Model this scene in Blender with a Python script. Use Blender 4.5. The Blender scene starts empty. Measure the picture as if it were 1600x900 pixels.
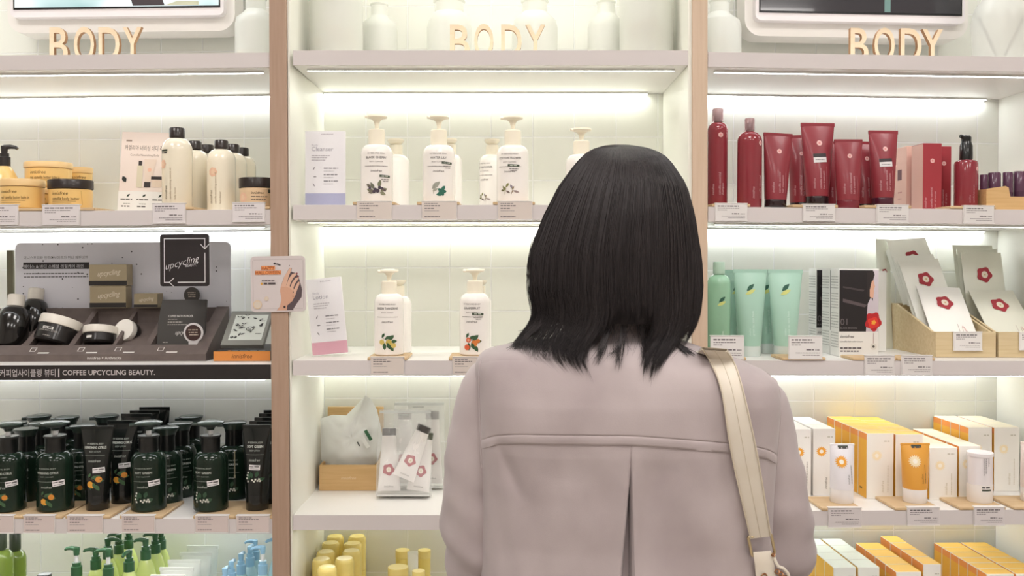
import bpy, bmesh, math, random
from mathutils import Vector, Matrix, noise
from mathutils.bvhtree import BVHTree
COL = bpy.context.scene.collection
RND = random.Random(11)
F_PX, CX, CY, CAMZ = 1500.0, 800.0, 410.0, 1.42
CAM = Vector((0, 0, CAMZ))
T, RZ, RX, RY = Matrix.Translation, (lambda a: Matrix.Rotation(a, 4, 'Z')), (lambda a: Matrix.Rotation(a, 4, 'X')), (lambda a: Matrix.Rotation(a, 4, 'Y'))
rad = math.radians

# ------------------------------------------------------------------ materials
def s2l(c):
    return c / 12.92 if c <= 0.04045 else ((c + 0.055) / 1.055) ** 2.4
def hexc(h):
    h = h.lstrip('#')
    return tuple(s2l(int(h[i:i + 2], 16) / 255) for i in (0, 2, 4)) + (1.0,)
MATS = {}
def mat(name, hx, rough=0.45, metal=0.0, trans=0.0, coat=0.0, alpha=1.0, spec=0.5, sss=0.0, ior=1.45, emit=0.0):
    if name in MATS: return MATS[name]
    m = bpy.data.materials.new(name); m.use_nodes = True
    b = m.node_tree.nodes['Principled BSDF']
    b.inputs['Base Color'].default_value = hexc(hx)
    b.inputs['Roughness'].default_value = rough
    b.inputs['Metallic'].default_value = metal
    b.inputs['Transmission Weight'].default_value = trans
    b.inputs['Coat Weight'].default_value = coat
    b.inputs['Alpha'].default_value = alpha
    b.inputs['Specular IOR Level'].default_value = spec
    b.inputs['IOR'].default_value = ior
    if emit:
        b.inputs['Emission Color'].default_value = hexc(hx); b.inputs['Emission Strength'].default_value = emit
    MATS[name] = m
    return m
def ink(hx, rough=0.55):
    return mat('print_' + hx.strip('#').lower(), hx, rough)
def nodes_of(m):
    nt = m.node_tree
    return nt, nt.nodes, nt.links, nt.nodes['Principled BSDF']
def noise_mat(name, h1, h2, scale=(1, 1, 1), nscale=20, rough=0.6, detail=4, bump=0.0, lo=0.35, hi=0.65, spec=0.5, bscale=None, bdist=0.001):
    if name in MATS: return MATS[name]
    m = mat(name, h1, rough, spec=spec)
    nt, N, L, b = nodes_of(m)
    tc = N.new('ShaderNodeTexCoord'); mp = N.new('ShaderNodeMapping'); mp.inputs['Scale'].default_value = scale
    nz = N.new('ShaderNodeTexNoise'); nz.inputs['Scale'].default_value = nscale; nz.inputs['Detail'].default_value = detail
    rp = N.new('ShaderNodeValToRGB'); rp.color_ramp.elements[0].position = lo; rp.color_ramp.elements[1].position = hi
    rp.color_ramp.elements[0].color = hexc(h1); rp.color_ramp.elements[1].color = hexc(h2)
    L.new(tc.outputs['Object'], mp.inputs['Vector']); L.new(mp.outputs[0], nz.inputs['Vector'])
    L.new(nz.outputs['Fac'], rp.inputs['Fac']); L.new(rp.outputs[0], b.inputs['Base Color'])
    if bump:
        bp = N.new('ShaderNodeBump'); bp.inputs['Strength'].default_value = bump; bp.inputs['Distance'].default_value = bdist
        if bscale:
            n2 = N.new('ShaderNodeTexNoise'); n2.inputs['Scale'].default_value = bscale; n2.inputs['Detail'].default_value = 2
            L.new(tc.outputs['Object'], n2.inputs['Vector']); L.new(n2.outputs['Fac'], bp.inputs['Height'])
        else:
            L.new(nz.outputs['Fac'], bp.inputs['Height'])
        L.new(bp.outputs[0], b.inputs['Normal'])
    return m
def tile_mat(name, ox, oz):
    m = mat(name, 'F2F2EA', 0.22)
    nt, N, L, b = nodes_of(m)
    tc = N.new('ShaderNodeTexCoord'); sp = N.new('ShaderNodeSeparateXYZ'); cb = N.new('ShaderNodeCombineXYZ')
    mp = N.new('ShaderNodeMapping'); mp.inputs['Location'].default_value = (-ox, 0, -oz)
    L.new(tc.outputs['Object'], mp.inputs[0]); L.new(mp.outputs[0], sp.inputs[0]); L.new(sp.outputs['X'], cb.inputs['X']); L.new(sp.outputs['Z'], cb.inputs['Y'])
    br = N.new('ShaderNodeTexBrick'); br.offset = 0.0
    br.inputs['Scale'].default_value = 1.0; br.inputs['Brick Width'].default_value = 0.0912; br.inputs['Row Height'].default_value = 0.0952
    br.inputs['Mortar Size'].default_value = 0.0016; br.inputs['Mortar Smooth'].default_value = 0.3
    br.inputs['Color1'].default_value = hexc('EDEDE4'); br.inputs['Color2'].default_value = hexc('EBEBE1'); br.inputs['Mortar'].default_value = hexc('FAFAF6')
    L.new(cb.outputs[0], br.inputs['Vector']); L.new(br.outputs['Color'], b.inputs['Base Color'])
    bp = N.new('ShaderNodeBump'); bp.inputs['Strength'].default_value = 0.9; bp.inputs['Distance'].default_value = 0.002; bp.invert = True
    L.new(br.outputs['Fac'], bp.inputs['Height']); L.new(bp.outputs[0], b.inputs['Normal'])
    return m
def wood(name, h1, h2, axis='z', rough=0.55):
    sc = {'z': (30, 30, 1.6), 'x': (1.6, 30, 30)}[axis]
    return noise_mat(name, h1, h2, sc, 6, rough, 5, 0.08, 0.3, 0.7, 0.3, bdist=0.0004)

# ------------------------------------------------------------------ mesh builder
class MB:
    def __init__(s): s.v, s.f, s.m = [], [], []
    def add(s, vs, fs, mi=0):
        o = len(s.v); s.v += [Vector(p) for p in vs]
        for f in fs: s.f.append([i + o for i in f]); s.m.append(mi)
        return s
    def xf(s, M):
        s.v = [M @ p for p in s.v]; return s
    def join(s, o, M=None, mi=None):
        k = len(s.v); s.v += [(M @ p) if M else p.copy() for p in o.v]
        s.f += [[i + k for i in f] for f in o.f]; s.m += [mi if mi is not None else q for q in o.m]
        return s
    def lathe(s, prof, n=28, mi=0, c=(0, 0)):
        vs, rings = [], []
        for r, z in prof:
            if r < 1e-6: rings.append([len(vs)]); vs.append((c[0], c[1], z))
            else:
                rings.append(list(range(len(vs), len(vs) + n)))
                vs += [(c[0] + r * math.cos(2 * math.pi * k / n), c[1] + r * math.sin(2 * math.pi * k / n), z) for k in range(n)]
        return s.add(vs, s.bridge(rings), mi)
    @staticmethod
    def bridge(rings, cap=True):
        fs = []
        for a, b in zip(rings, rings[1:]):
            n = max(len(a), len(b))
            for k in range(n):
                j = (k + 1) % n
                if len(a) == 1: fs.append([a[0], b[j], b[k]])
                elif len(b) == 1: fs.append([a[k], a[j], b[0]])
                else: fs.append([a[k], a[j], b[j], b[k]])
        if cap:
            if len(rings[0]) > 1: fs.append(rings[0][::-1])
            if len(rings[-1]) > 1: fs.append(list(rings[-1]))
        return fs
    def loft(s, rings, mi=0, cap=True):
        vs, idx = [], []
        for r in rings: idx.append(list(range(len(vs), len(vs) + len(r)))); vs += r
        return s.add(vs, s.bridge(idx, cap), mi)
    def box(s, x0, x1, y0, y1, z0, z1, mi=0, bev=0.0, seg=2):
        bm = bmesh.new(); bmesh.ops.create_cube(bm, size=1)
        for v in bm.verts:
            v.co = Vector((x0 + (v.co.x + .5) * (x1 - x0), y0 + (v.co.y + .5) * (y1 - y0), z0 + (v.co.z + .5) * (z1 - z0)))
        if bev > 0: bmesh.ops.bevel(bm, geom=bm.edges[:], offset=bev, segments=seg, affect='EDGES', profile=0.5)
        bm.verts.index_update()
        s.add([v.co.copy() for v in bm.verts], [[v.index for v in f.verts] for f in bm.faces], mi); bm.free(); return s
    def prism(s, poly, y0, y1, mi=0, plane='xz'):
        n = len(poly)
        if plane == 'xz': vs = [(p[0], y0, p[1]) for p in poly] + [(p[0], y1, p[1]) for p in poly]
        elif plane == 'xy': vs = [(p[0], p[1], y0) for p in poly] + [(p[0], p[1], y1) for p in poly]
        else: vs = [(y0, p[0], p[1]) for p in poly] + [(y1, p[0], p[1]) for p in poly]
        fs = [list(range(n)), list(range(2 * n - 1, n - 1, -1))] + [[i, i + n, (i + 1) % n + n, (i + 1) % n] for i in range(n)]
        return s.add(vs, fs, mi)
    def tube(s, pts, r, n=10, mi=0, flat=1.0):
        pts = [Vector(p) for p in pts]; rings = []; up = None
        for i, p in enumerate(pts):
            t = (pts[min(i + 1, len(pts) - 1)] - pts[max(i - 1, 0)]).normalized()
            if up is None:
                up = Vector((0, 0, 1)) if abs(t.z) < 0.9 else Vector((0, 1, 0))
            a = t.cross(up)
            if a.length < 1e-6: a = t.cross(Vector((1, 0, 0)))
            a.normalize(); b = a.cross(t).normalized(); up = b
            rr = r(i / (len(pts) - 1)) if callable(r) else r
            rings.append([p + a * rr * math.cos(2 * math.pi * k / n) + b * rr * flat * math.sin(2 * math.pi * k / n) for k in range(n)])
        return s.loft(rings, mi)
    def build(s, name, mats, parent=None, sharp=38, smooth=True):
        me = bpy.data.meshes.new(name)
        me.from_pydata(s.v, [], s.f); me.update()
        for m in (mats if isinstance(mats, (list, tuple)) else [mats]): me.materials.append(m)
        me.polygons.foreach_set('material_index', s.m)
        if smooth:
            me.shade_smooth()
            try: me.set_sharp_from_angle(angle=rad(sharp))
            except Exception: pass
        o = bpy.data.objects.new(name, me); COL.objects.link(o)
        if parent: o.parent = parent
        return o

def rrect(w, h, r, n=5, x=0, z=0):
    out = []
    for cx_, cz_, a0 in ((w / 2 - r, h / 2 - r, 0), (-w / 2 + r, h / 2 - r, 90), (-w / 2 + r, -h / 2 + r, 180), (w / 2 - r, -h / 2 + r, 270)):
        for k in range(n + 1):
            a = rad(a0 + 90 * k / n); out.append((x + cx_ + r * math.cos(a), z + cz_ + r * math.sin(a)))
    return out
def circ(cx_, cz_, r, n=14, sq=1.0):
    return [(cx_ + r * math.cos(2 * math.pi * k / n), cz_ + sq * r * math.sin(2 * math.pi * k / n)) for k in range(n)]
def leaf(x, z, ln, w, ang):
    a = rad(ang); out = []
    for k in range(7):
        t = k / 6; out.append((t * ln, w * math.sin(math.pi * t) * 0.5))
    for k in range(5, 0, -1):
        t = k / 6; out.append((t * ln, -w * math.sin(math.pi * t) * 0.5))
    return [(x + p * math.cos(a) - q * math.sin(a), z + p * math.sin(a) + q * math.cos(a)) for p, q in out]
def star(cx_, cz_, r0, r1, n, ph=0):
    return [(cx_ + (r1 if k % 2 else r0) * math.cos(math.pi * k / n + ph), cz_ + (r1 if k % 2 else r0) * math.sin(math.pi * k / n + ph)) for k in range(2 * n)]
def blob(cx_, cz_, r, amp, lobes, n=40, ph=0, sq=1.0):
    return [(cx_ + r * (1 + amp * math.cos(lobes * 2 * math.pi * k / n + ph)) * math.cos(2 * math.pi * k / n), cz_ + sq * r * (1 + amp * math.cos(lobes * 2 * math.pi * k / n + ph)) * math.sin(2 * math.pi * k / n)) for k in range(n)]

# ------------------------------------------------------------------ lettering
_TX = {}
def text_geo(txt, bold=0.0, shear=0.0, res=2):
    k = (txt, bold, shear, res)
    if k in _TX: return _TX[k]
    cu = bpy.data.curves.new('lettering_curve', 'FONT'); cu.body = txt; cu.size = 1.0; cu.resolution_u = res; cu.offset = bold; cu.shear = shear
    o = bpy.data.objects.new('lettering_curve', cu); COL.objects.link(o)
    dg = bpy.context.evaluated_depsgraph_get(); dg.update()
    me = o.evaluated_get(dg).to_mesh()
    vs = [(v.co.x, v.co.y) for v in me.vertices]; fs = [list(p.vertices) for p in me.polygons]
    o.evaluated_get(dg).to_mesh_clear()
    bpy.data.objects.remove(o); bpy.data.curves.remove(cu)
    if vs:
        x0 = min(v[0] for v in vs); x1 = max(v[0] for v in vs)
        vs = [(a - x0, b) for a, b in vs]; w = x1 - x0
    else: w = 0
    _TX[k] = (vs, fs, w); return _TX[k]

class Decal:
    """flat print laid on a surface: surf(u, v, off) gives a point"""
    def __init__(s, surf, off=0.0003): s.surf, s.mb, s.mats, s.off, s.k = surf, MB(), [], off, 0
    def mi(s, hx):
        m = ink(hx)
        if m not in s.mats: s.mats.append(m)
        return s.mats.index(m)
    def o(s): s.k += 1; return s.off + 0.00004 * s.k
    def poly(s, pts, hx, fan=True):
        o = s.o(); n = len(pts)
        if fan:
            c = (sum(p[0] for p in pts) / n, sum(p[1] for p in pts) / n)
            s.mb.add([s.surf(c[0], c[1], o)] + [s.surf(p[0], p[1], o) for p in pts], [[0, i + 1, (i + 1) % n + 1] for i in range(n)], s.mi(hx))
        else: s.mb.add([s.surf(p[0], p[1], o) for p in pts], [list(range(n))], s.mi(hx))
        return s
    def rect(s, x0, x1, z0, z1, hx, n=6, ang=0):
        o = s.o(); vs = []; a = rad(ang); mx, mz = (x0 + x1) / 2, (z0 + z1) / 2
        for k in range(n + 1):
            x = x0 + (x1 - x0) * k / n
            for z in (z0, z1):
                p, q = x - mx, z - mz
                vs.append(s.surf(mx + p * math.cos(a) - q * math.sin(a), mz + p * math.sin(a) + q * math.cos(a), o))
        s.mb.add(vs, [[2 * k, 2 * k + 2, 2 * k + 3, 2 * k + 1] for k in range(n)], s.mi(hx)); return s
    def text(s, t, x, z, h, hx, al='c', bold=0.0, shear=0.0, ang=0, wmax=None, sx=1.0):
        vs, fs, w = text_geo(t, bold, shear)
        if not vs: return s
        k = h / 0.72; kx = k * sx
        if wmax and w * kx > wmax: kx = wmax / w
        ox = {'c': -w * kx / 2, 'l': 0, 'r': -w * kx}[al]; a = rad(ang); o = s.o(); pts = []
        for p, q in vs:
            p = p * kx + ox; q = q * k
            pts.append(s.surf(x + p * math.cos(a) - q * math.sin(a), z + p * math.sin(a) + q * math.cos(a), o))
        s.mb.add(pts, fs, s.mi(hx)); return s
    def dashes(s, x0, x1, z, h, hx, seed=0, ang=0):
        r = random.Random(seed); x = x0; a = rad(ang); o = s.o()
        while x < x1 - h * 0.5:
            w = min(x1 - x, h * r.uniform(1.2, 4.0))
            q = [(x - x0, 0), (x - x0 + w, 0), (x - x0 + w, h), (x - x0, h)]
            s.mb.add([s.surf(x0 + p * math.cos(a) - t_ * math.sin(a), z + p * math.sin(a) + t_ * math.cos(a), o) for p, t_ in q], [[0, 1, 2, 3]], s.mi(hx))
            x += w + h * 0.6
        return s
    def build(s, parent, name='printed_label'):
        if not s.mb.f: return None
        return s.mb.build(name, s.mats, parent, smooth=False)
def flat(y=0.0): return lambda u, v, o: Vector((u, y - o, v))
def cyl(r): return lambda u, v, o: Vector(((r + o) * math.sin(u / r), -(r + o) * math.cos(u / r), v))
def top(z): return lambda u, v, o: Vector((u, v, z + o))

# ------------------------------------------------------------------ things
def thing(name, cat):
    o = bpy.data.objects.new(name, None); COL.objects.link(o); o.empty_display_size = 0.02; o['category'] = cat
    return o
def kids(o): return [c for c in COL.objects if c.parent is o]
_CH = {}
def dup(root):
    c = root.copy(); COL.objects.link(c)
    for ch in _CH[root.name]:
        d = ch[0].copy(); COL.objects.link(d); d.parent = c
        for g in ch[1]:
            e = g.copy(); COL.objects.link(e); e.parent = d
    return c
PROTO = {}
def spawn(builder, args, M, label, group=None):
    key = (builder.__name__,) + tuple(args)
    if key in PROTO: root = dup(PROTO[key])
    else:
        before = set(COL.objects)
        root = builder(*args); PROTO[key] = root
        new = [o for o in COL.objects if o not in before]
        _CH[root.name] = [(c, [g for g in new if g.parent is c]) for c in new if c.parent is root]
    root.matrix_world = M
    root['label'] = label
    if group: root['group'] = group
    return root

# ------------------------------------------------------------------ bays
class Bay:
    def __init__(s, px, yaw, roll, refs):
        x = (px - CX) / F_PX * 1.8
        s.M = T((x, 1.8, CAMZ)) @ RZ(rad(yaw)) @ RY(roll) @ T((0, 0, -CAMZ))
        s.Mi = s.M.inverted(); s.o = s.Mi @ CAM
        s.z = [s.un(p, q, 0).z for p, q in refs]
    def un(s, px, py, d):
        dr = s.Mi.to_3x3() @ Vector(((px - CX) / F_PX, 1, -(py - CY) / F_PX))
        return s.o + dr * ((d - s.o.y) / dr.y)
    def ray(s, px, py, z):
        """point where the line of sight meets the height z"""
        dr = s.Mi.to_3x3() @ Vector(((px - CX) / F_PX, 1, -(py - CY) / F_PX))
        return s.o + dr * ((z - s.o.z) / dr.z)
    def spot(s, sh, x0, x1, yt, d, lift=0.0):
        zb = s.z[sh] + lift
        p = s.un((x0 + x1) / 2, yt, d); dist = (s.M @ p).y
        pyb = CY + (CAMZ - zb) * F_PX / dist
        q = s.un((x0 + x1) / 2, (yt + pyb) / 2, d)
        return q.x, zb, round((x1 - x0) * dist / F_PX, 3), round(p.z - zb, 3)
    def put(s, x, d, z, rot=0): return s.M @ T((x, d, z)) @ RZ(rad(rot))
LB = Bay(424, -1.3, -0.006, [(418, 82), (418, 327), (418, 569), (418, 810), (418, 1052)])
CB = Bay(800, 0, 0, [(700, 78.5), (700, 320), (700, 563), (700, 804.5), (700, 1047)])
RB = Bay(1105, 2.6, 0.0065, [(1110, 81), (1110, 323), (1230, 563), (1270, 798), (1270, 1035)])
DEP = 0.30
EXPO = 0.88
LAMPE, TOPE = 8.0, 18
LEDS = {'L': [(9, 10), (9, 9), (6, 15), (9, 16), (0, 0)], 'C': [(10, 10), (10, 8), (8, 9), (5, 8), (0, 0)], 'R': [(9, 10), (9, 9), (10, 12), (7, 11), (0, 0)]}
# ------------------------------------------------------------------ shared materials
WHITE = mat('white_laminate', 'F2EFEB', 0.38)
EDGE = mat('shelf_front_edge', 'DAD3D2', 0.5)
PANEL = mat('white_panel', 'F1F0E6', 0.45)
POST_D = wood('brown_oak_post', 'AC907C', 'B59A87')
POST_L = wood('light_oak_post', 'D0B79E', 'D8C1AA')
TRAYW = wood('pale_tray_wood', 'CDAE85', 'DEC39C', 'x')
CRATEW = wood('crate_wood', 'CFA873', 'DDB985', 'x')
PINE = wood('pale_pine', 'CDB78E', 'DBC8A2', 'x')
LETTERW = noise_mat('letter_birch', 'F7E0BE', 'FAE6C8', (1, 1, 12), 20, 0.6)
LETTERS = noise_mat('letter_edge_ply', 'A8805C', 'B98F68', (1, 1, 12), 20, 0.7)
LEDC = 'F6FAFF'
def led(strength): return mat('led_%g_%s' % (strength, LEDC), LEDC, 0.5, emit=strength)
def led_fill_strip(x0, x1, y0, y1, z, strength, name, parent):
    MB().box(x0, x1, y0, y1, z - .004, z, 0).add([(x0 + .001, y0 + .0005, z - .0043), (x1 - .001, y0 + .0005, z - .0043), (x1 - .001, y1 - .0005, z - .0043), (x0 + .001, y1 - .0005, z - .0043)], [[3, 2, 1, 0]], 1).build(name, [mat('led_channel', 'E8E8E4', .4), led(strength)], parent, smooth=False)

# ------------------------------------------------------------------ room
def structure(name, mb, m):
    o = mb.build(name, m); o['kind'] = 'structure'; return o
structure('floor', MB().box(-3, 3, -3, 2.6, -0.1, 0), noise_mat('floor_tile', 'B9B2AA', 'C4BDB4', nscale=6, rough=0.35))
structure('ceiling', MB().box(-3, 3, -3, 2.6, 2.8, 2.9), mat('ceiling_white', 'E4E1DC', 0.8))
structure('wall_back', MB().box(-3, 3, 2.5, 2.6, 0, 2.8), mat('wall_paint', 'DAD4CE', 0.8))
structure('wall_front', MB().box(-3, 3, -3.1, -3, 0, 2.8), mat('wall_paint', 'DAD4CE', 0.8))
structure('wall_left', MB().box(-3.1, -3, -3, 2.6, 0, 2.8), mat('wall_paint', 'DAD4CE', 0.8))
structure('wall_right', MB().box(3, 3.1, -3, 2.6, 0, 2.8), mat('wall_paint', 'DAD4CE', 0.8))
def ceiling_light():
    t = thing('ceiling_light', 'light')
    MB().box(-0.32, 0.32, -0.32, 0.32, -0.03, 0, bev=0.004).build('light_frame', mat('lamp_frame', 'E8E8E8', 0.5), t)
    MB().box(-0.29, 0.29, -0.29, 0.29, -0.034, -0.0301).build('diffuser', mat('lamp_diffuser', 'FFFAF6', 0.5, emit=LAMP_E), t)
    return t
LAMP_E = LAMPE
for x, y in ((-1.3, -1.3), (0.2, -1.3), (1.6, -1.3), (-1.3, 0.55), (0.2, 0.5), (1.6, 0.55)):
    spawn(ceiling_light, (), T((x, y, 2.8)), 'square white ceiling light panel over the shop floor', 'ceiling light panels')

# ------------------------------------------------------------------ shelving units
ST = 0.0285
def unit(bay, x0, x1, label, leds, panels, posts, slant=0.0, tile=None):
    X0 = lambda z: x0 + slant * (2.42 - z)
    global LEDC
    LEDC = 'F8FBF4' if bay is CB else 'F6FAFF'
    t = thing('shelving_unit', 'shelving unit'); t['label'] = label
    t.matrix_world = bay.M.copy()
    MB().prism([(X0(0), 0), (x1, 0), (x1, 2.42), (X0(2.42), 2.42)], DEP, DEP + 0.02).build('back_panel', tile, t)
    for nm, a, b, m in panels:
        if a is None:
            e = [LB.M @ Vector((0.0326, 0, z)) for z in (0, 2.42)]
            fx = [e[0].x + 0.0005, e[1].x + 0.0005]
            vs = []
            for k, z in enumerate((0, 2.42)):
                vs += [(fx[k], -0.001, z), (fx[k] + 0.0035, -0.001, z), (b, DEP, z), (min(fx[k], b - 0.0015), DEP, z)]
            MB().add(vs, [[3, 2, 1, 0], [4, 5, 6, 7], [0, 1, 5, 4], [1, 2, 6, 5], [2, 3, 7, 6], [3, 0, 4, 7]]).build(nm, m, t, smooth=False)
        else: MB().box(a, b, 0.0208 if b - a < .0066 and bay is not CB else -0.001, DEP, 0 if bay is not RB or a > 0 else .6, 2.42, bev=0.0008, seg=1).build(nm, m, t)
    if slant: MB().prism([(-.0095, .6), (X0(.6) - .0003, .6), (X0(2.42) - .0003, 2.42), (-.0095, 2.42)], .0208, DEP - .0002).build('side_panel', PANEL, t, smooth=False)
    for nm, a, b, m in posts: MB().box(a, b, -0.006, 0.02, 0, 2.42, bev=0.0012).build(nm, m, t)
    MB().box(x0, x1, 0, DEP - 0.001, 2.36, 2.42, bev=0.001).build('header', WHITE, t)
    MB().box(X0(0), x1, 0.02, DEP - 0.001, 0, 0.36, bev=0.001).build('base_cabinet', WHITE, t)
    for k, z in enumerate(bay.z):
        xs = X0(z - .03); mb = MB().box(xs, x1, 0.0006, DEP - 0.001, z - ST, z, 0, bev=0.0008, seg=1)
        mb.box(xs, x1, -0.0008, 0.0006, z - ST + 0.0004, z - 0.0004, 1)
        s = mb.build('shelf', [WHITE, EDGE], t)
        rear, front = leds[k]
        if rear: led_fill_strip(xs + .002, x1 - .035, DEP - .018, DEP - .003, z - ST - .0002, rear, 'rear_led_fill_strip', s)  # added fill under next-to-bottom shelves and left coffee shelf, no strip known there
        if front: led_fill_strip(xs + .02, x1 - .02, .028, .035, z - ST - .0002, front, 'front_led_fill_strip', s)  # under the next-to-bottom shelves this strip is added to brighten the bottom level
    led_fill_strip(x0 + .01, x1 - .01, .06, .09, 2.3598, TOP_E, 'led_fill_strip', t)  # added unseen strip below the header, put in to light the top shelf
    return t
TOP_E = TOPE
unit(LB, -0.85, -0.001, 'white tiled shelving unit on the left with a dark brown wooden post at its edge', LEDS['L'], [('side_panel', -0.87, -0.85, PANEL), ('side_panel', -0.0009, 0.005, PANEL)], [('post', 0.0, 0.0322, POST_D)], 0.0, tile_mat('white_tile_left', LB.un(124, 218, DEP).x, LB.un(124, 218, DEP).z))
unit(CB, -0.4105, 0.330, 'white tiled shelving unit in the middle, behind the woman', LEDS['C'], [('side_panel', None, -0.4107, PANEL), ('side_panel', 0.3302, 0.337, PANEL)], [('post', 0.3372, 0.3657, POST_L)], 0.0, tile_mat('white_tile_middle', CB.un(637, 214, DEP).x, CB.un(637, 214, DEP).z))
RX1 = RB.un(1559, 250, DEP).x
unit(RB, -0.0052, RX1, 'white tiled shelving unit on the right with the red hair care bottles', LEDS['R'], [('side_panel', RX1 + 0.0002, RX1 + 0.03, PANEL)], [], 0.0066, tile_mat('white_tile_right', RB.un(1274, 216, DEP).x, RB.un(1274, 221, DEP).z))

# ------------------------------------------------------------------ camera and world
cd = bpy.data.cameras.new('camera'); cam = bpy.data.objects.new('camera', cd); COL.objects.link(cam)
cam.location = CAM; cam.rotation_euler = (rad(90), 0, 0)
cd.sensor_width = 36; cd.lens = 36 * F_PX / 1600; cd.shift_y = -(450 - CY) / 1600; cd.clip_start = 0.05
sc = bpy.context.scene; sc.camera = cam
w = bpy.data.worlds.new('world'); sc.world = w; w.use_nodes = True
w.node_tree.nodes['Background'].inputs['Color'].default_value = (0.9, 0.88, 0.88, 1); w.node_tree.nodes['Background'].inputs['Strength'].default_value = 0.3
sc.view_settings.view_transform = 'Standard'; sc.view_settings.look = 'None'; sc.view_settings.gamma = 1; sc.view_settings.use_curve_mapping = False
sc.view_settings.exposure = EXPO
sc.cycles.max_bounces = 10; sc.cycles.transparent_max_bounces = 16; sc.cycles.caustics_reflective = False; sc.cycles.caustics_refractive = False
sc.cycles.sample_clamp_indirect = 6
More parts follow.
